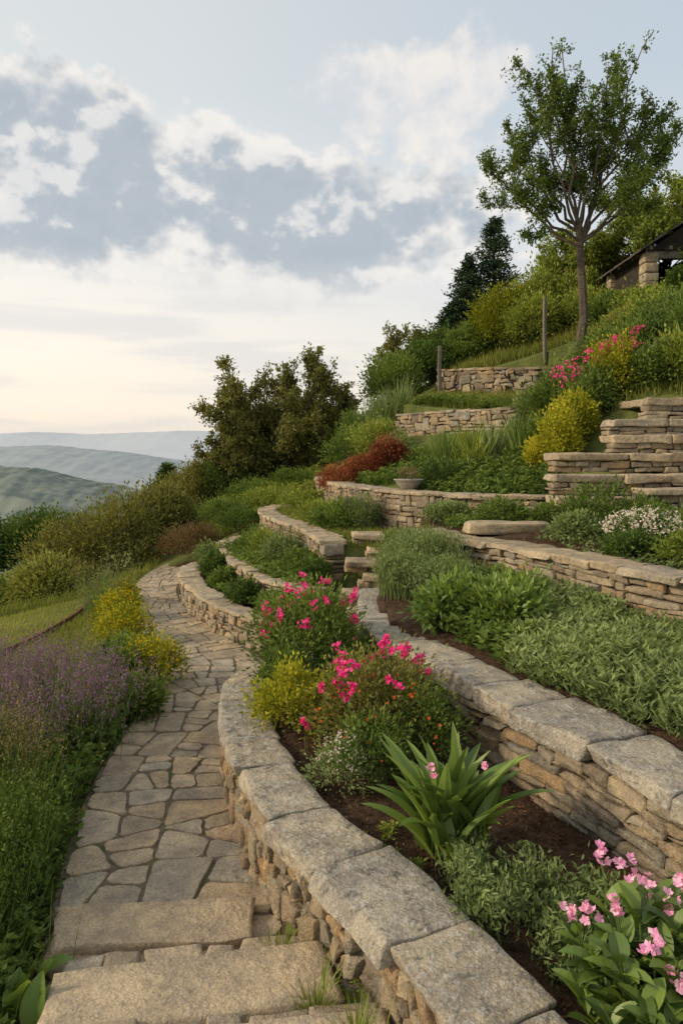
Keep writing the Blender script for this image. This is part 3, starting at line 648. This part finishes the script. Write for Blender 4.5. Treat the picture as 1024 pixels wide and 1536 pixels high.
build('broad_leaf_plant',[straps(b,U(0,6.28,n_),U(.1,.9,n_),U(.14,.24,n_),U(.09,.13,n_),U(.3,.9,n_),U(.5,1,n_),7,0,True)],[G_gloss])
def ygs(x,y,w,h):
    z=hz(x,y); f=tops(x,y,z,w,h,190,.2); shrub('golden_flowering_shrub',x,y,w,h,G_yel,80,40,.035,.022,t0=.3,extra=flowers(f,.015,2,5),mats=[F_yel])
ygs(-1.98,7.6,.70,.50); ygs(-2.75,9.3,.68,.44); ygs(-3.2,10.6,.62,.44); ygs(-3.5,11.8,.5,.37)
shrub('leafy_green_shrub',-1.93,6.75,.55,.36,G_mid,60,34,.07,.035); shrub('leafy_green_shrub',-2.3,7.4,.7,.4,G_dark,50,34,.06,.03,t0=.6)
shrub('leafy_green_shrub',-2.5,8.4,.5,.32,G_mid,50,34,.05,.03)
grass('lawn_grass',[(-4.3,7.5),(-3.9,9.5),(-4.1,12.5),(-4.6,14.5),(-8.5,14.5),(-8,8)],26000,.08,.012,G_lawn,.5)
grass('lawn_grass',[(-2.3,7.8),(-2.9,9.6),(-3.8,12.3),(-4.2,12.3),(-4.4,8.2),(-3.5,6.8)],9000,.13,.010,G_grass,.5)
cE=Curve([(-4.6,9.0),(-4.3,10.5),(-4.25,12),(-4.7,13.6)])
S=np.linspace(0,cE.L,60); V=[]
for tt,zz in ((-.03,-.1),(-.03,.10),(.03,.10),(.03,-.1)):
    x,y=cE.map(S,np.full(60,tt)); V.append(np.stack([x,y,H(x,y)+zz],1))
V=np.concatenate(V); i=np.arange(59); build('lawn_edging',[(V,np.concatenate([np.stack([a*60+i,a*60+i+1,(a+1)*60+i+1,(a+1)*60+i],1) for a in range(3)]),0,.5)],[plain('rusted_steel',(.09,.045,.025),(.16,.08,.045))])

# ------------------------------------------------------------------ left terraces
leafmat_patch('terrace_groundcover',[(-.6,9.1),(-1.3,9.8),(-1.95,11.1),(-2.3,12.5),(-2.4,13.6),(-2.1,13.6),(-1.5,11.8),(-.9,10.4),(-.4,9.5)],600,.14,.06,.035,G_mid,.5,14)
leafmat_patch('terrace_groundcover',[(-.4,9.6),(-.9,10.3),(-1.5,11.8),(-1.95,13.7),(-1.9,15.2),(-1.4,14.4),(-.9,12.7),(-.5,11.4),(-.2,10.3)],900,.17,.06,.03,G_mid,.55,14)
for (x,y,w,h,m) in [(-1.75,11.2,.4,.28,G_mid),(-2.1,12.2,.45,.35,G_dark),(-2.3,13.2,.5,.4,G_sage),(-1.35,10.0,.4,.3,G_dark),(-.85,9.35,.4,.25,G_mid),(-.55,10.4,.55,.36,G_mid),(-.95,11.3,.6,.42,G_sage),(-1.5,13,.6,.4,G_mid),(-1.25,12.3,.5,.4,G_light),(-.35,9.9,.35,.3,G_dark)]:
    shrub('terrace_shrub',x,y,w,h,m,36,34,.055,.028)
lavender('ornamental_grass',-.75,11.7,.5,.62,260,[G_sage,G_dry])
shrub('brown_hedge',-3.35,16.2,1.2,.55,G_brown,110,50,.05,.03,dy=2.4,fill=.7)
grass('meadow_grass',[(-.2,10.4),(-.6,12.7),(-1.4,15.2),(-1.5,17),(-.7,18),(-.3,15.2),(.4,12.8),(1.1,11.5),(1.2,9.9),(.5,9.8)],16000,.12,.012,G_grass,.45)
SL=[(-3.3,16.6),(-1.4,16.8),(-.6,18.5),(-.5,21.5),(-2.5,24),(-5.2,22.5),(-5.2,18)]
grass('meadow_grass',SL,24000,.22,.022,G_grass,.65)
leafmat_patch('meadow_herbs',SL,900,.25,.09,.05,G_light,.4,12)
for (x,y,w,h,m) in [(.25,12.2,.9,.45,G_mid),(-.35,13.4,.8,.35,G_light),(-.2,12.2,.6,.3,G_mid),(-.9,16.3,1.0,.4,G_light),(-1.7,17.7,1.3,.5,G_light),(-2.9,18.2,1.2,.5,G_mid),(-2.2,16.2,1.0,.5,G_dark),(.0,14,.5,.35,G_mid),(-2.5,20,1.2,.5,G_mid),(-1.3,19.4,1.0,.5,G_mid)]:
    shrub('terrace_shrub',x,y,w,h,m,50,34,.075,.03)
lavender('purple_salvia',.38,12.0,.3,.75,90,[G_sage,F_lav])

# ------------------------------------------------------------------ third bed / stairs side
fl=tops(3.1,7.4,hz(3.1,7.4),.85,.36,420,.2)
shrub('white_flowering_shrub',3.1,7.4,.88,.33,G_dark,60,40,.04,.02,t0=.5,extra=clusterfl(fl,.014,4,.012,2,5),mats=[F_white])
for a in [(3.05,8.75,.95,.5,G_mid,.05,.4),(3.5,8.5,.6,.35,G_mid,.05,.5),(3.15,6.4,.6,.3,G_light,.05,.3),(2.75,6.95,.45,.22,G_dark,.05,.5),(2.1,9.6,.6,.3,G_mid,.05,.5),(2.7,9.4,.5,.25,G_mid,.05,.5),(3.6,7.0,.7,.35,G_mid,.05,.5),(1.5,10.3,.6,.25,G_sage,.05,.5),(2.6,8.1,.5,.25,G_sage,.05,.5)]:
    shrub('leafy_green_shrub',*a[:5],56,40,a[5],.025,t0=a[6])
leafmat_patch('leafy_groundcover',[(1.35,9.4),(1.5,11.2),(2.3,10.6),(3.0,9.9),(2.6,9.2)],450,.14,.06,.025,G_mid,.5,14)
leafmat_patch('leafy_groundcover',[(3.0,5.8),(2.6,6.6),(2.1,8.2),(2.7,8.9),(4.2,8.4),(4.2,5)],420,.10,.05,.022,G_sage,.5,12)
xy=pts_in([(2.9,5.9),(2.4,6.8),(2.0,8.2),(2.5,9),(4,8.5),(4,5)],3000); build('bark_mulch',[leaves(on_ground(xy,.004),rng.normal(size=(3000,3))*[1,1,.25],U(.02,.04,3000),.014,R(3000))],[m_mulch])

# ------------------------------------------------------------------ upper terrace (behind wall 4)
for (x,y,w,h,t0) in [(-.05,15.9,.75,.5,.8),(.45,15.3,.65,.5,.5),(.9,14.8,.7,.66,.2)]:
    shrub('red_leaf_shrub',x,y,w,h,G_red,70,44,.06,.035,t0=t0,tv=.45)
shrub('leafy_green_shrub',1.75,12.6,.7,.35,G_dark,50,40,.06,.03)
for j,(x,y) in enumerate([(1.9,13.6),(2.35,13.2),(2.8,13.6),(3.2,13.0),(2.5,14.2),(3.3,13.9),(2.1,14.4)]):
    tuft('iris_clump',x,y,.4,90,.78,.04,[G_mid,G_light,G_sage][j%3],lean=.45,dr=1.0,t0=.6)
leafmat_patch('leafy_groundcover',[(1.2,12.3),(2.2,11.3),(3.1,10.9),(3.6,11.6),(3.2,12.8),(1.5,13.6)],700,.2,.08,.035,G_mid,.5,14)
leafmat_patch('leafy_groundcover',[(.3,14.6),(1,13),(1.6,13.4),(1.8,15.5),(.9,18),(-.2,18)],600,.3,.09,.04,G_mid,.5,14)
for (x,y,w,h,m) in [(.9,17.2,1.2,.8,G_light),(.2,18.2,1.2,.9,G_mid),(1.2,16.0,.7,.5,G_sage),(3.7,12.6,.8,.4,G_mid),(.5,19.6,1.2,1.1,G_mid),(1.2,19.2,1,1.0,G_sage)]:
    shrub('terrace_shrub',x,y,w,h,m,70,44,.08,.035)
for (x,y) in [(1.2,18.9),(1.5,19.4),(.9,18.7)]: tuft('ornamental_grass',x,y,.7,200,1.4,.03,G_sage,lean=.4)
rb=[(.0,.0),(.10,.0),(.13,.02),(.20,.10),(.235,.15),(.25,.155),(.25,.17),(.22,.17),(.19,.12),(.0,.12)]
an=np.linspace(0,2*math.pi,33)[:-1]; V=np.array([[1.12+r*math.cos(a),12.25+r*math.sin(a),-.6+z] for r,z in rb for a in an]); i=np.arange(32)
F=np.concatenate([np.stack([q*32+i,q*32+(i+1)%32,(q+1)*32+(i+1)%32,(q+1)*32+i],1) for q in range(len(rb)-1)])
build('stone_bowl_planter',[(V,F,0,.5),],[plain('planter_stone',(.30,.27,.23),(.40,.37,.32),10,.3)],True)
shrub('planter_succulent',1.12,12.25,.34,.22,G_dry,24,20,.05,.012,z=-.48)
for (x,y,w,h,t0) in [(3.5,11.7,.6,.85,.55),(3.85,12.1,.6,.75,.35),(4.75,12.7,.75,1.0,.3),(3.3,12.1,.4,.45,.8)]:
    shrub('golden_euonymus_shrub',x,y,w,h,G_yel,100,44,.06,.035,t0=t0)
for (x,y,w,h,m) in [(4.1,13.6,1.1,.9,G_mid),(5.0,14.0,1.2,.9,G_mid),(3.9,14.4,.8,.8,G_sage),(4.3,12.6,.7,.7,G_mid),(5.7,13.4,1.2,1.0,G_dark),(5.2,12.5,.7,.6,G_mid),(5.7,12.4,.8,.7,G_light),(6.2,12.9,1.2,1.2,G_mid),(6.6,14.2,1.5,1.1,G_mid),(5.3,13.2,.9,.9,G_mid),(6.7,15.6,1.5,.9,G_light),(7.0,13.6,1.2,1.2,G_dark),(4.6,15.2,.9,.7,G_sage),(6.3,16.2,1.2,.7,G_grass)]:
    shrub('hillside_shrub',x,y,w,h,m,110,44,.085,.04)
fl=np.column_stack([U(3.7,5.2,90),U(12.5,13.1,90),np.zeros(90)]); fl[:,2]=1.30+.50*(fl[:,0]-3.8)+U(-.2,.25,90)
build('magenta_flower_cluster',[straps(fl-[0,0,.6],U(0,6,90),.05,.6,.010,.05,.5)]+clusterfl(fl,.028,5,.028,1,5),[G_mid,F_mag])
n_=90; xy=np.column_stack([U(5.2,6.6,n_),U(12.3,13.4,n_)]); build('large_leaf_plant',[straps(on_ground(xy,.55),U(0,6.28,n_),U(.3,1.0,n_),U(.3,.5,n_),.11,U(.4,1.1,n_),R(n_),6,0,True)],[G_sage])
grass('terrace_grass',[(1.7,18.4),(2.8,17),(4.1,15.5),(4.9,15),(5,17),(5.8,19.2),(3.9,20),(2.7,20.8)],14000,.22,.02,G_grass,.5)
grass('terrace_grass',[(3.0,21.3),(4,20.7),(6.2,19.7),(6,17.5),(7.5,17),(9,20),(8,24),(3.2,23.5)],16000,.38,.025,G_grass,.5)
grass('terrace_grass',[(4.5,12.2),(4.2,14.5),(5,17),(8,17.5),(9,14),(7,11.5)],14000,.28,.02,G_grass,.5)
leafmat_patch('terrace_groundcover',[(1.7,18.2),(2.8,17),(4.1,15.5),(4.9,15),(5.2,16),(3,18.3)],500,.2,.09,.04,G_mid,.6,12)
for (x,y,w,h,m,nm) in [(4.9,22.3,1.9,1.9,G_yel,.05),(6.2,22.6,2.0,2.0,G_light,.5),(5.6,21.5,1.6,1.3,G_light,.6),(1.6,22,1.7,1.4,G_mid,.6),(2.7,22.8,1.5,1.2,G_dark,.5),(7.0,21,1.4,1.0,G_light,.5),(4.0,22.8,1.6,1.0,G_mid,.5),(7.0,19,1.4,.7,G_mid,.5),(7.5,18.0,1.3,.6,G_light,.4),(8.7,17.8,1.5,.8,G_mid,.4),(9.4,18.2,1.5,1.3,G_mid,.5),(3.2,24,2,1.3,G_dark,.5),(7.3,22.6,1.5,1.5,G_light,.5)]:
    shrub('hillside_shrub',x,y,w,h,m,180,44,.11,.055,t0=nm,cs=.2)
def ell_ends(n_,c,r,zmin=-.4):
    d_=udir(n_,zmin); return [tuple(np.array(c)+q*np.array(r)*U(.75,1.05)) for q in d_]
# ------------------------------------------------------------------ trees
tree('slender_deciduous_tree',(5.5,17,hz(5.5,17)),[(-.35,.2,7.5),(.5,-.5,6.6),(1.6,.3,7.5),(2.1,.1,5.1),(-1.05,-.3,6.4),(-2.0,.4,4.9),(-1.6,-.5,3.9),(.95,.8,5.7),(-.7,.6,5.0),(1.3,-.7,4.6),(1.2,.4,6.7),(-.75,-.5,7.0),(1.75,.2,6.3),(-1.6,.2,5.6),(.1,.3,6.0),(.5,.5,5.0)],3.2,.095,G_mid,nt=17,tl=.5,ln=32,lL=.085,lW=.044,t0=.45,start=.36,sub=3,upb=.5,f0r=(.8,1.0),lk=.40)
tree('bushy_olive_tree',(-1.7,22,hz(-1.7,22)),ell_ends(52,(0,0,1.9),(2.5,1.9,1.7),-.75),.7,.12,G_olive,nt=15,tl=.55,ln=32,lL=.11,lW=.06,t0=.5,trunks=3,sub=2,start=.4)
for (x,y,nn,cc,rr,m) in [(8.3,23,12,2.5,1.4,G_light),(9.6,21.7,13,2.5,1.5,G_light),(7.3,24,9,2.1,1.1,G_light)]:
    tree('young_green_tree',(x,y,hz(x,y)),ell_ends(nn,(0,0,cc),(rr,1.1,1.2),-.5),1.3,.06,m,nt=12,tl=.6,ln=30,lL=.12,lW=.07,t0=.4,sub=2)
tree('bushy_green_tree',(2.0,24.5,hz(2,24.5)),ell_ends(14,(0,0,1.5),(1.3,1.1,1.0),-.5),.6,.08,G_olive,nt=10,tl=.5,ln=26,lL=.12,lW=.06,t0=.6,sub=2)
def conifer(name,x,y,h,w,z=None,nlev=26,lL=.16,m=G_con):
    z=hz(x,y) if z is None else z; g=[tube([[x,y,z-.3]],[[x,y,z+h]],.13*h/5,.01,1,8)]; P_=[];D_=[];T_=[];A0=[];A1=[]
    for i in range(nlev):
        f=(i+.5)/nlev; zz=z+h*(.06+.93*f); r=w/2*(1-f)**.8+.06
        for j in range(int(7+6*(1-f))):
            a=U(0,6.28); rl=r*U(.55,1.25); zc=zz+U(-.05,.05)*h*.3; b=np.array([x,y,zc]); e=b+np.array([math.cos(a)*rl,math.sin(a)*rl,rl*U(-.1,.45)])
            A0.append(b);A1.append(e); nn=int(20+46*rl/w*2); u=R(nn)[:,None]**.6; q=b+(e-b)*u+rng.normal(size=(nn,3))*[.07,.07,.05]; q[:,2]-=.1*(u[:,0]**2)*rl*.3
            P_.append(q);D_.append((e-b)/rl*.8+rng.normal(size=(nn,3))*.6+[0,0,-.05]);T_.append(np.clip(.45+U(-.2,.2)+.25*(u[:,0]-.5)+U(-.1,.1,nn),0,1))
    g.append(tube(np.array(A0),np.array(A1),.018,.004,1,4)); P_=np.concatenate(P_); g.append(leaves(P_,np.concatenate(D_),U(.7,1.2,len(P_))*lL,lL*.35,np.concatenate(T_),0))
    return build(name,g,[m,m_bark])
conifer('spruce_tree',5.5,26.5,5.1,3.4); conifer('spruce_tree',4.5,26,3.9,2.6); conifer('spruce_tree',3.9,25.5,2.4,2.2)
conifer('small_cedar_tree',-6.3,26.5,3.2,2.3,z=-3.6,m=G_dark)
for (x,y,w,h,m) in [(-5.3,17.5,2.3,1.6,G_olive),(-6.8,18,1.9,1.5,G_olive),(-4.6,19,1.6,1.3,G_olive),(-8.3,17,2.4,.8,G_mid),(-9.8,18.5,3,1.2,G_mid),(-6.2,16,1.8,.8,G_grass),(-3.3,22.8,1.8,1.5,G_dark),(-4.3,23.4,1.5,1.4,G_olive),(-2.4,22,1.4,1.1,G_dark),(-5,24.5,2,1.3,G_olive),(-.4,22.8,1.6,1.1,G_dark)]:
    shrub('background_bush',x,y,w,h,m,170,44,.11,.05,t0=.5,cs=.2)
for (x,y,w,h) in [(-13.3,32,3.6,2.6),(-11.3,34,3.0,2.4),(-15.5,31,3,2.2),(-9.5,32,3,1.5),(-18,34,4,3)]:
    shrub('background_tree',x,y,w,h,G_dark,240,44,.16,.08,z=-5.4,t0=.5,cs=.17)
grass('meadow_grass',[(-4.2,14.2),(-4,17),(-9,17),(-12,14),(-9,13.5)],9000,.25,.02,G_grass,.4)
for (x,y,hh) in [(5.45,19.7,1.5),(2.75,20.6,1.4)]:
    z=hz(x,y); o=stoneboxes([(-.045,.045,-.045,.045,z-.3,z+hh)],TS,.015,(.01,.01,.01),flat(x,y,.2),[.5],0,.008); build('wooden_post',[o],[m_wood],True)
hx,hy,hzz=7.95,19,3.55
e=bpy.data.objects.new('garden_hut',None); sc.collection.objects.link(e)
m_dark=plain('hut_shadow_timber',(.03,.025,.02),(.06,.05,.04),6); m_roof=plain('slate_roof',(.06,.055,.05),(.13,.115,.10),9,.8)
g=[]
for px_,py_ in [(0,0),(1.7,0),(3.4,0),(0,2.4),(3.4,2.4)]:
    zz=hzz-.4
    while zz<5.0:
        hh=U(.16,.26); g.append(stoneboxes([(px_-.18,px_+.18,py_-.18,py_+.18,zz,zz+hh-.01)],TS,.02,(.015,.015,.008),flat(hx,hy),R(1),0)); zz+=hh
build('stone_pillars',g,[m_capt],True,e)
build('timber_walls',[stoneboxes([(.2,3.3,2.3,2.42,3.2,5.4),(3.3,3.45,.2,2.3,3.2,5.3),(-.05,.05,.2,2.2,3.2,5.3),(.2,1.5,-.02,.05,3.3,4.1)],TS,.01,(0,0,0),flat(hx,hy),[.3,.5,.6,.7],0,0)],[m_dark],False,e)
g=[stoneboxes([(-.1,3.6,-.12,.06,5.02,5.2),(-.1,3.6,2.34,2.5,5.02,5.2)]+[(a,a+.09,-.3,2.7,5.2,5.3) for a in np.arange(-.1,3.6,.5)],TS,.01,(0,0,0),flat(hx,hy),R(10),0,0)]
build('roof_beams',g,[m_wood],False,e)
rows=[]
for q in range(9):
    for s in range(11):
        y0=hy-.45+s*.32; x0=hx-.38+q*.27; z0=5.13+q*.18
        V=np.array([[x0,y0,z0],[x0+.32,y0,z0+.215],[x0+.32,y0+.31,z0+.215],[x0,y0+.31,z0],[x0,y0,z0+.045],[x0+.32,y0,z0+.24],[x0+.32,y0+.31,z0+.24],[x0,y0+.31,z0+.045]])+rng.normal(size=(1,3))*.008
        rows.append((V,[[0,1,2,3],[7,6,5,4],[0,4,5,1],[1,5,6,2],[2,6,7,3],[3,7,4,0]],0,R()))
        V2=V.copy(); V2[:,0]=2*(hx+1.95)-V2[:,0]; rows.append((V2,[[3,2,1,0],[4,5,6,7],[1,5,4,0],[2,6,5,1],[3,7,6,2],[0,4,7,3]],0,R()))
build('roof',rows,[m_roof],False,e)
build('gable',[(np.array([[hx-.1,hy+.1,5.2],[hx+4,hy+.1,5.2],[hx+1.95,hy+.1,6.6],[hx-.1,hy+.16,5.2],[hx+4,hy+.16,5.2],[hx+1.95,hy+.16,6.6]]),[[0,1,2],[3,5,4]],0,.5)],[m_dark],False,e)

# ------------------------------------------------------------------ world
w=bpy.data.worlds.new('World'); sc.world=w; w.use_nodes=True; t=NT(w.node_tree)
SE,SR=radians(24),radians(-98)
sky=t.n('ShaderNodeTexSky',sky_type='NISHITA'); sky.sun_disc=False; sky.sun_elevation=SE; sky.sun_rotation=SR; sky.dust_density=2.5
bg1=t.n('ShaderNodeBackground'); t.l(sky.outputs[0],bg1.inputs[0]); bg1.inputs[1].default_value=.12
tc=t.n('ShaderNodeTexCoord'); sx=t.n('ShaderNodeSeparateXYZ'); t.l(tc.outputs['Generated'],sx.inputs[0])
az=t.m('ARCTAN2',sx.outputs[0],sx.outputs[1]); el=t.m('ARCSINE',sx.outputs[2])
def vec(a,b,c=0):
    v=t.n('ShaderNodeCombineXYZ'); t.set(v.inputs[0],a); t.set(v.inputs[1],b); t.set(v.inputs[2],c); return v.outputs[0]
base=t.ramp(t.m('DIVIDE',el,1.5),[(0,(.92,.81,.70)),(.04,(.99,.90,.79)),(.09,(1.0,.94,.86)),(.14,(.92,.90,.87)),(.2,(.83,.85,.86)),(.30,(.70,.755,.80)),(.5,(.64,.69,.74)),(1,(.59,.62,.66))])
side=t.sstep(az,-.5,.5); base=t.mix(side,t.mix(1,base,(1.10,1.06,1.0),'MULTIPLY'),t.mix(1,base,(.83,.87,.91),'MULTIPLY'))
st=t.noise(vec(t.m('MULTIPLY',az,1.6),t.m('MULTIPLY',el,14)),1.5,4,.55,0,'2D')
sm=t.m('MULTIPLY',t.sstep(st,.45,.66),t.m('SUBTRACT',1,t.sstep(el,.16,.3)))
base=t.mix(t.m('MULTIPLY',sm,.5),base,(.72,.72,.73))
def E(a0,e0,rx,ry):
    a=t.m('DIVIDE',t.m('SUBTRACT',az,a0),rx); b=t.m('DIVIDE',t.m('SUBTRACT',el,e0),ry)
    return t.m('SUBTRACT',1,t.m('ADD',t.m('MULTIPLY',a,a),t.m('MULTIPLY',b,b)))
f=t.m('MAXIMUM',E(-.36,.335,.30,.125),E(-.02,.30,.30,.10))
far_=t.m('SUBTRACT',t.m('MULTIPLY',t.sstep(t.m('ABSOLUTE',az),.6,1.0),1.0),.9)
f=t.m('MAXIMUM',t.m('MAXIMUM',f,far_),-1.4)
fw=t.m('MAXIMUM',E(.12,.44,.16,.10),-1.2)
def cn(dx,dy):
    v=vec(t.m('ADD',az,dx),t.m('MULTIPLY',t.m('ADD',el,dy),1.3)); a=t.noise(v,7,7,.56,.1,'2D')
    vo=t.n('ShaderNodeTexVoronoi',feature='F1',voronoi_dimensions='2D'); t.set(vo.inputs['Vector'],v); vo.inputs['Scale'].default_value=13; vo.inputs['Detail'].default_value=3; vo.inputs['Roughness'].default_value=.5; vo.normalize=True
    return t.m('ADD',t.m('MULTIPLY',t.m('SUBTRACT',a,.5),2.5),t.m('MULTIPLY',t.m('SUBTRACT',.33,vo.outputs['Distance']),1.7))
n0=cn(0,0); n1=cn(-.016,.026)
d0=t.m('ADD',f,n0); d1=t.m('ADD',f,n1)
mask=t.sstep(d0,-.10,.35); thick=t.sstep(d1,-.10,.75)
lowfade=t.sstep(el,.18,.27)
cl=t.mix(thick,(1.03,.97,.89),(.49,.54,.59))
cl=t.mix(t.m('MULTIPLY',t.sstep(t.m('SUBTRACT',n0,n1),.0,.42),.7),cl,(.93,.90,.86))
cl=t.mix(t.m('MULTIPLY',t.sstep(t.m('SUBTRACT',n1,n0),.05,.6),.35),cl,(.42,.475,.53))
mask=t.m('MULTIPLY',mask,t.m('ADD',t.m('MULTIPLY',lowfade,.65),.32))
colr=t.mix(mask,base,cl)
dw=t.m('ADD',t.m('MULTIPLY',fw,.9),n0); colr=t.mix(t.m('MULTIPLY',t.sstep(dw,.05,.7),.75),colr,t.mix(t.sstep(n1,-.3,.5),(1.02,.94,.86),(.74,.76,.79)))
colr=t.mix(t.sstep(el,-.02,-.25),colr,(.34,.31,.27))
bg2=t.n('ShaderNodeBackground'); t.l(colr,bg2.inputs[0]); bg2.inputs[1].default_value=1.03
mx=t.n('ShaderNodeMixShader'); mx.inputs[0].default_value=.90; t.l(bg1.outputs[0],mx.inputs[1]); t.l(bg2.outputs[0],mx.inputs[2])
o=t.n('ShaderNodeOutputWorld'); t.l(mx.outputs[0],o.inputs[0])
w.name='sky'
from mathutils import Vector
sd=bpy.data.lights.new('sun','SUN'); sd.energy=3.2; sd.angle=radians(7); sd.color=(1,.82,.60); so=bpy.data.objects.new('sun',sd); sc.collection.objects.link(so)
dv=Vector((math.sin(SR)*math.cos(SE),math.cos(SR)*math.cos(SE),math.sin(SE))); so.rotation_euler=dv.to_track_quat('Z','Y').to_euler()
cd=bpy.data.cameras.new('camera'); co=bpy.data.objects.new('camera',cd); sc.collection.objects.link(co); co.rotation_euler=(radians(90),0,0)
cd.sensor_width=36; cd.lens=36*1100/1536; cd.shift_y=-88/1536; cd.clip_end=60000; cd.clip_start=.05
sc.camera=co
print('faces',sum(len(m.polygons) for m in bpy.data.meshes))
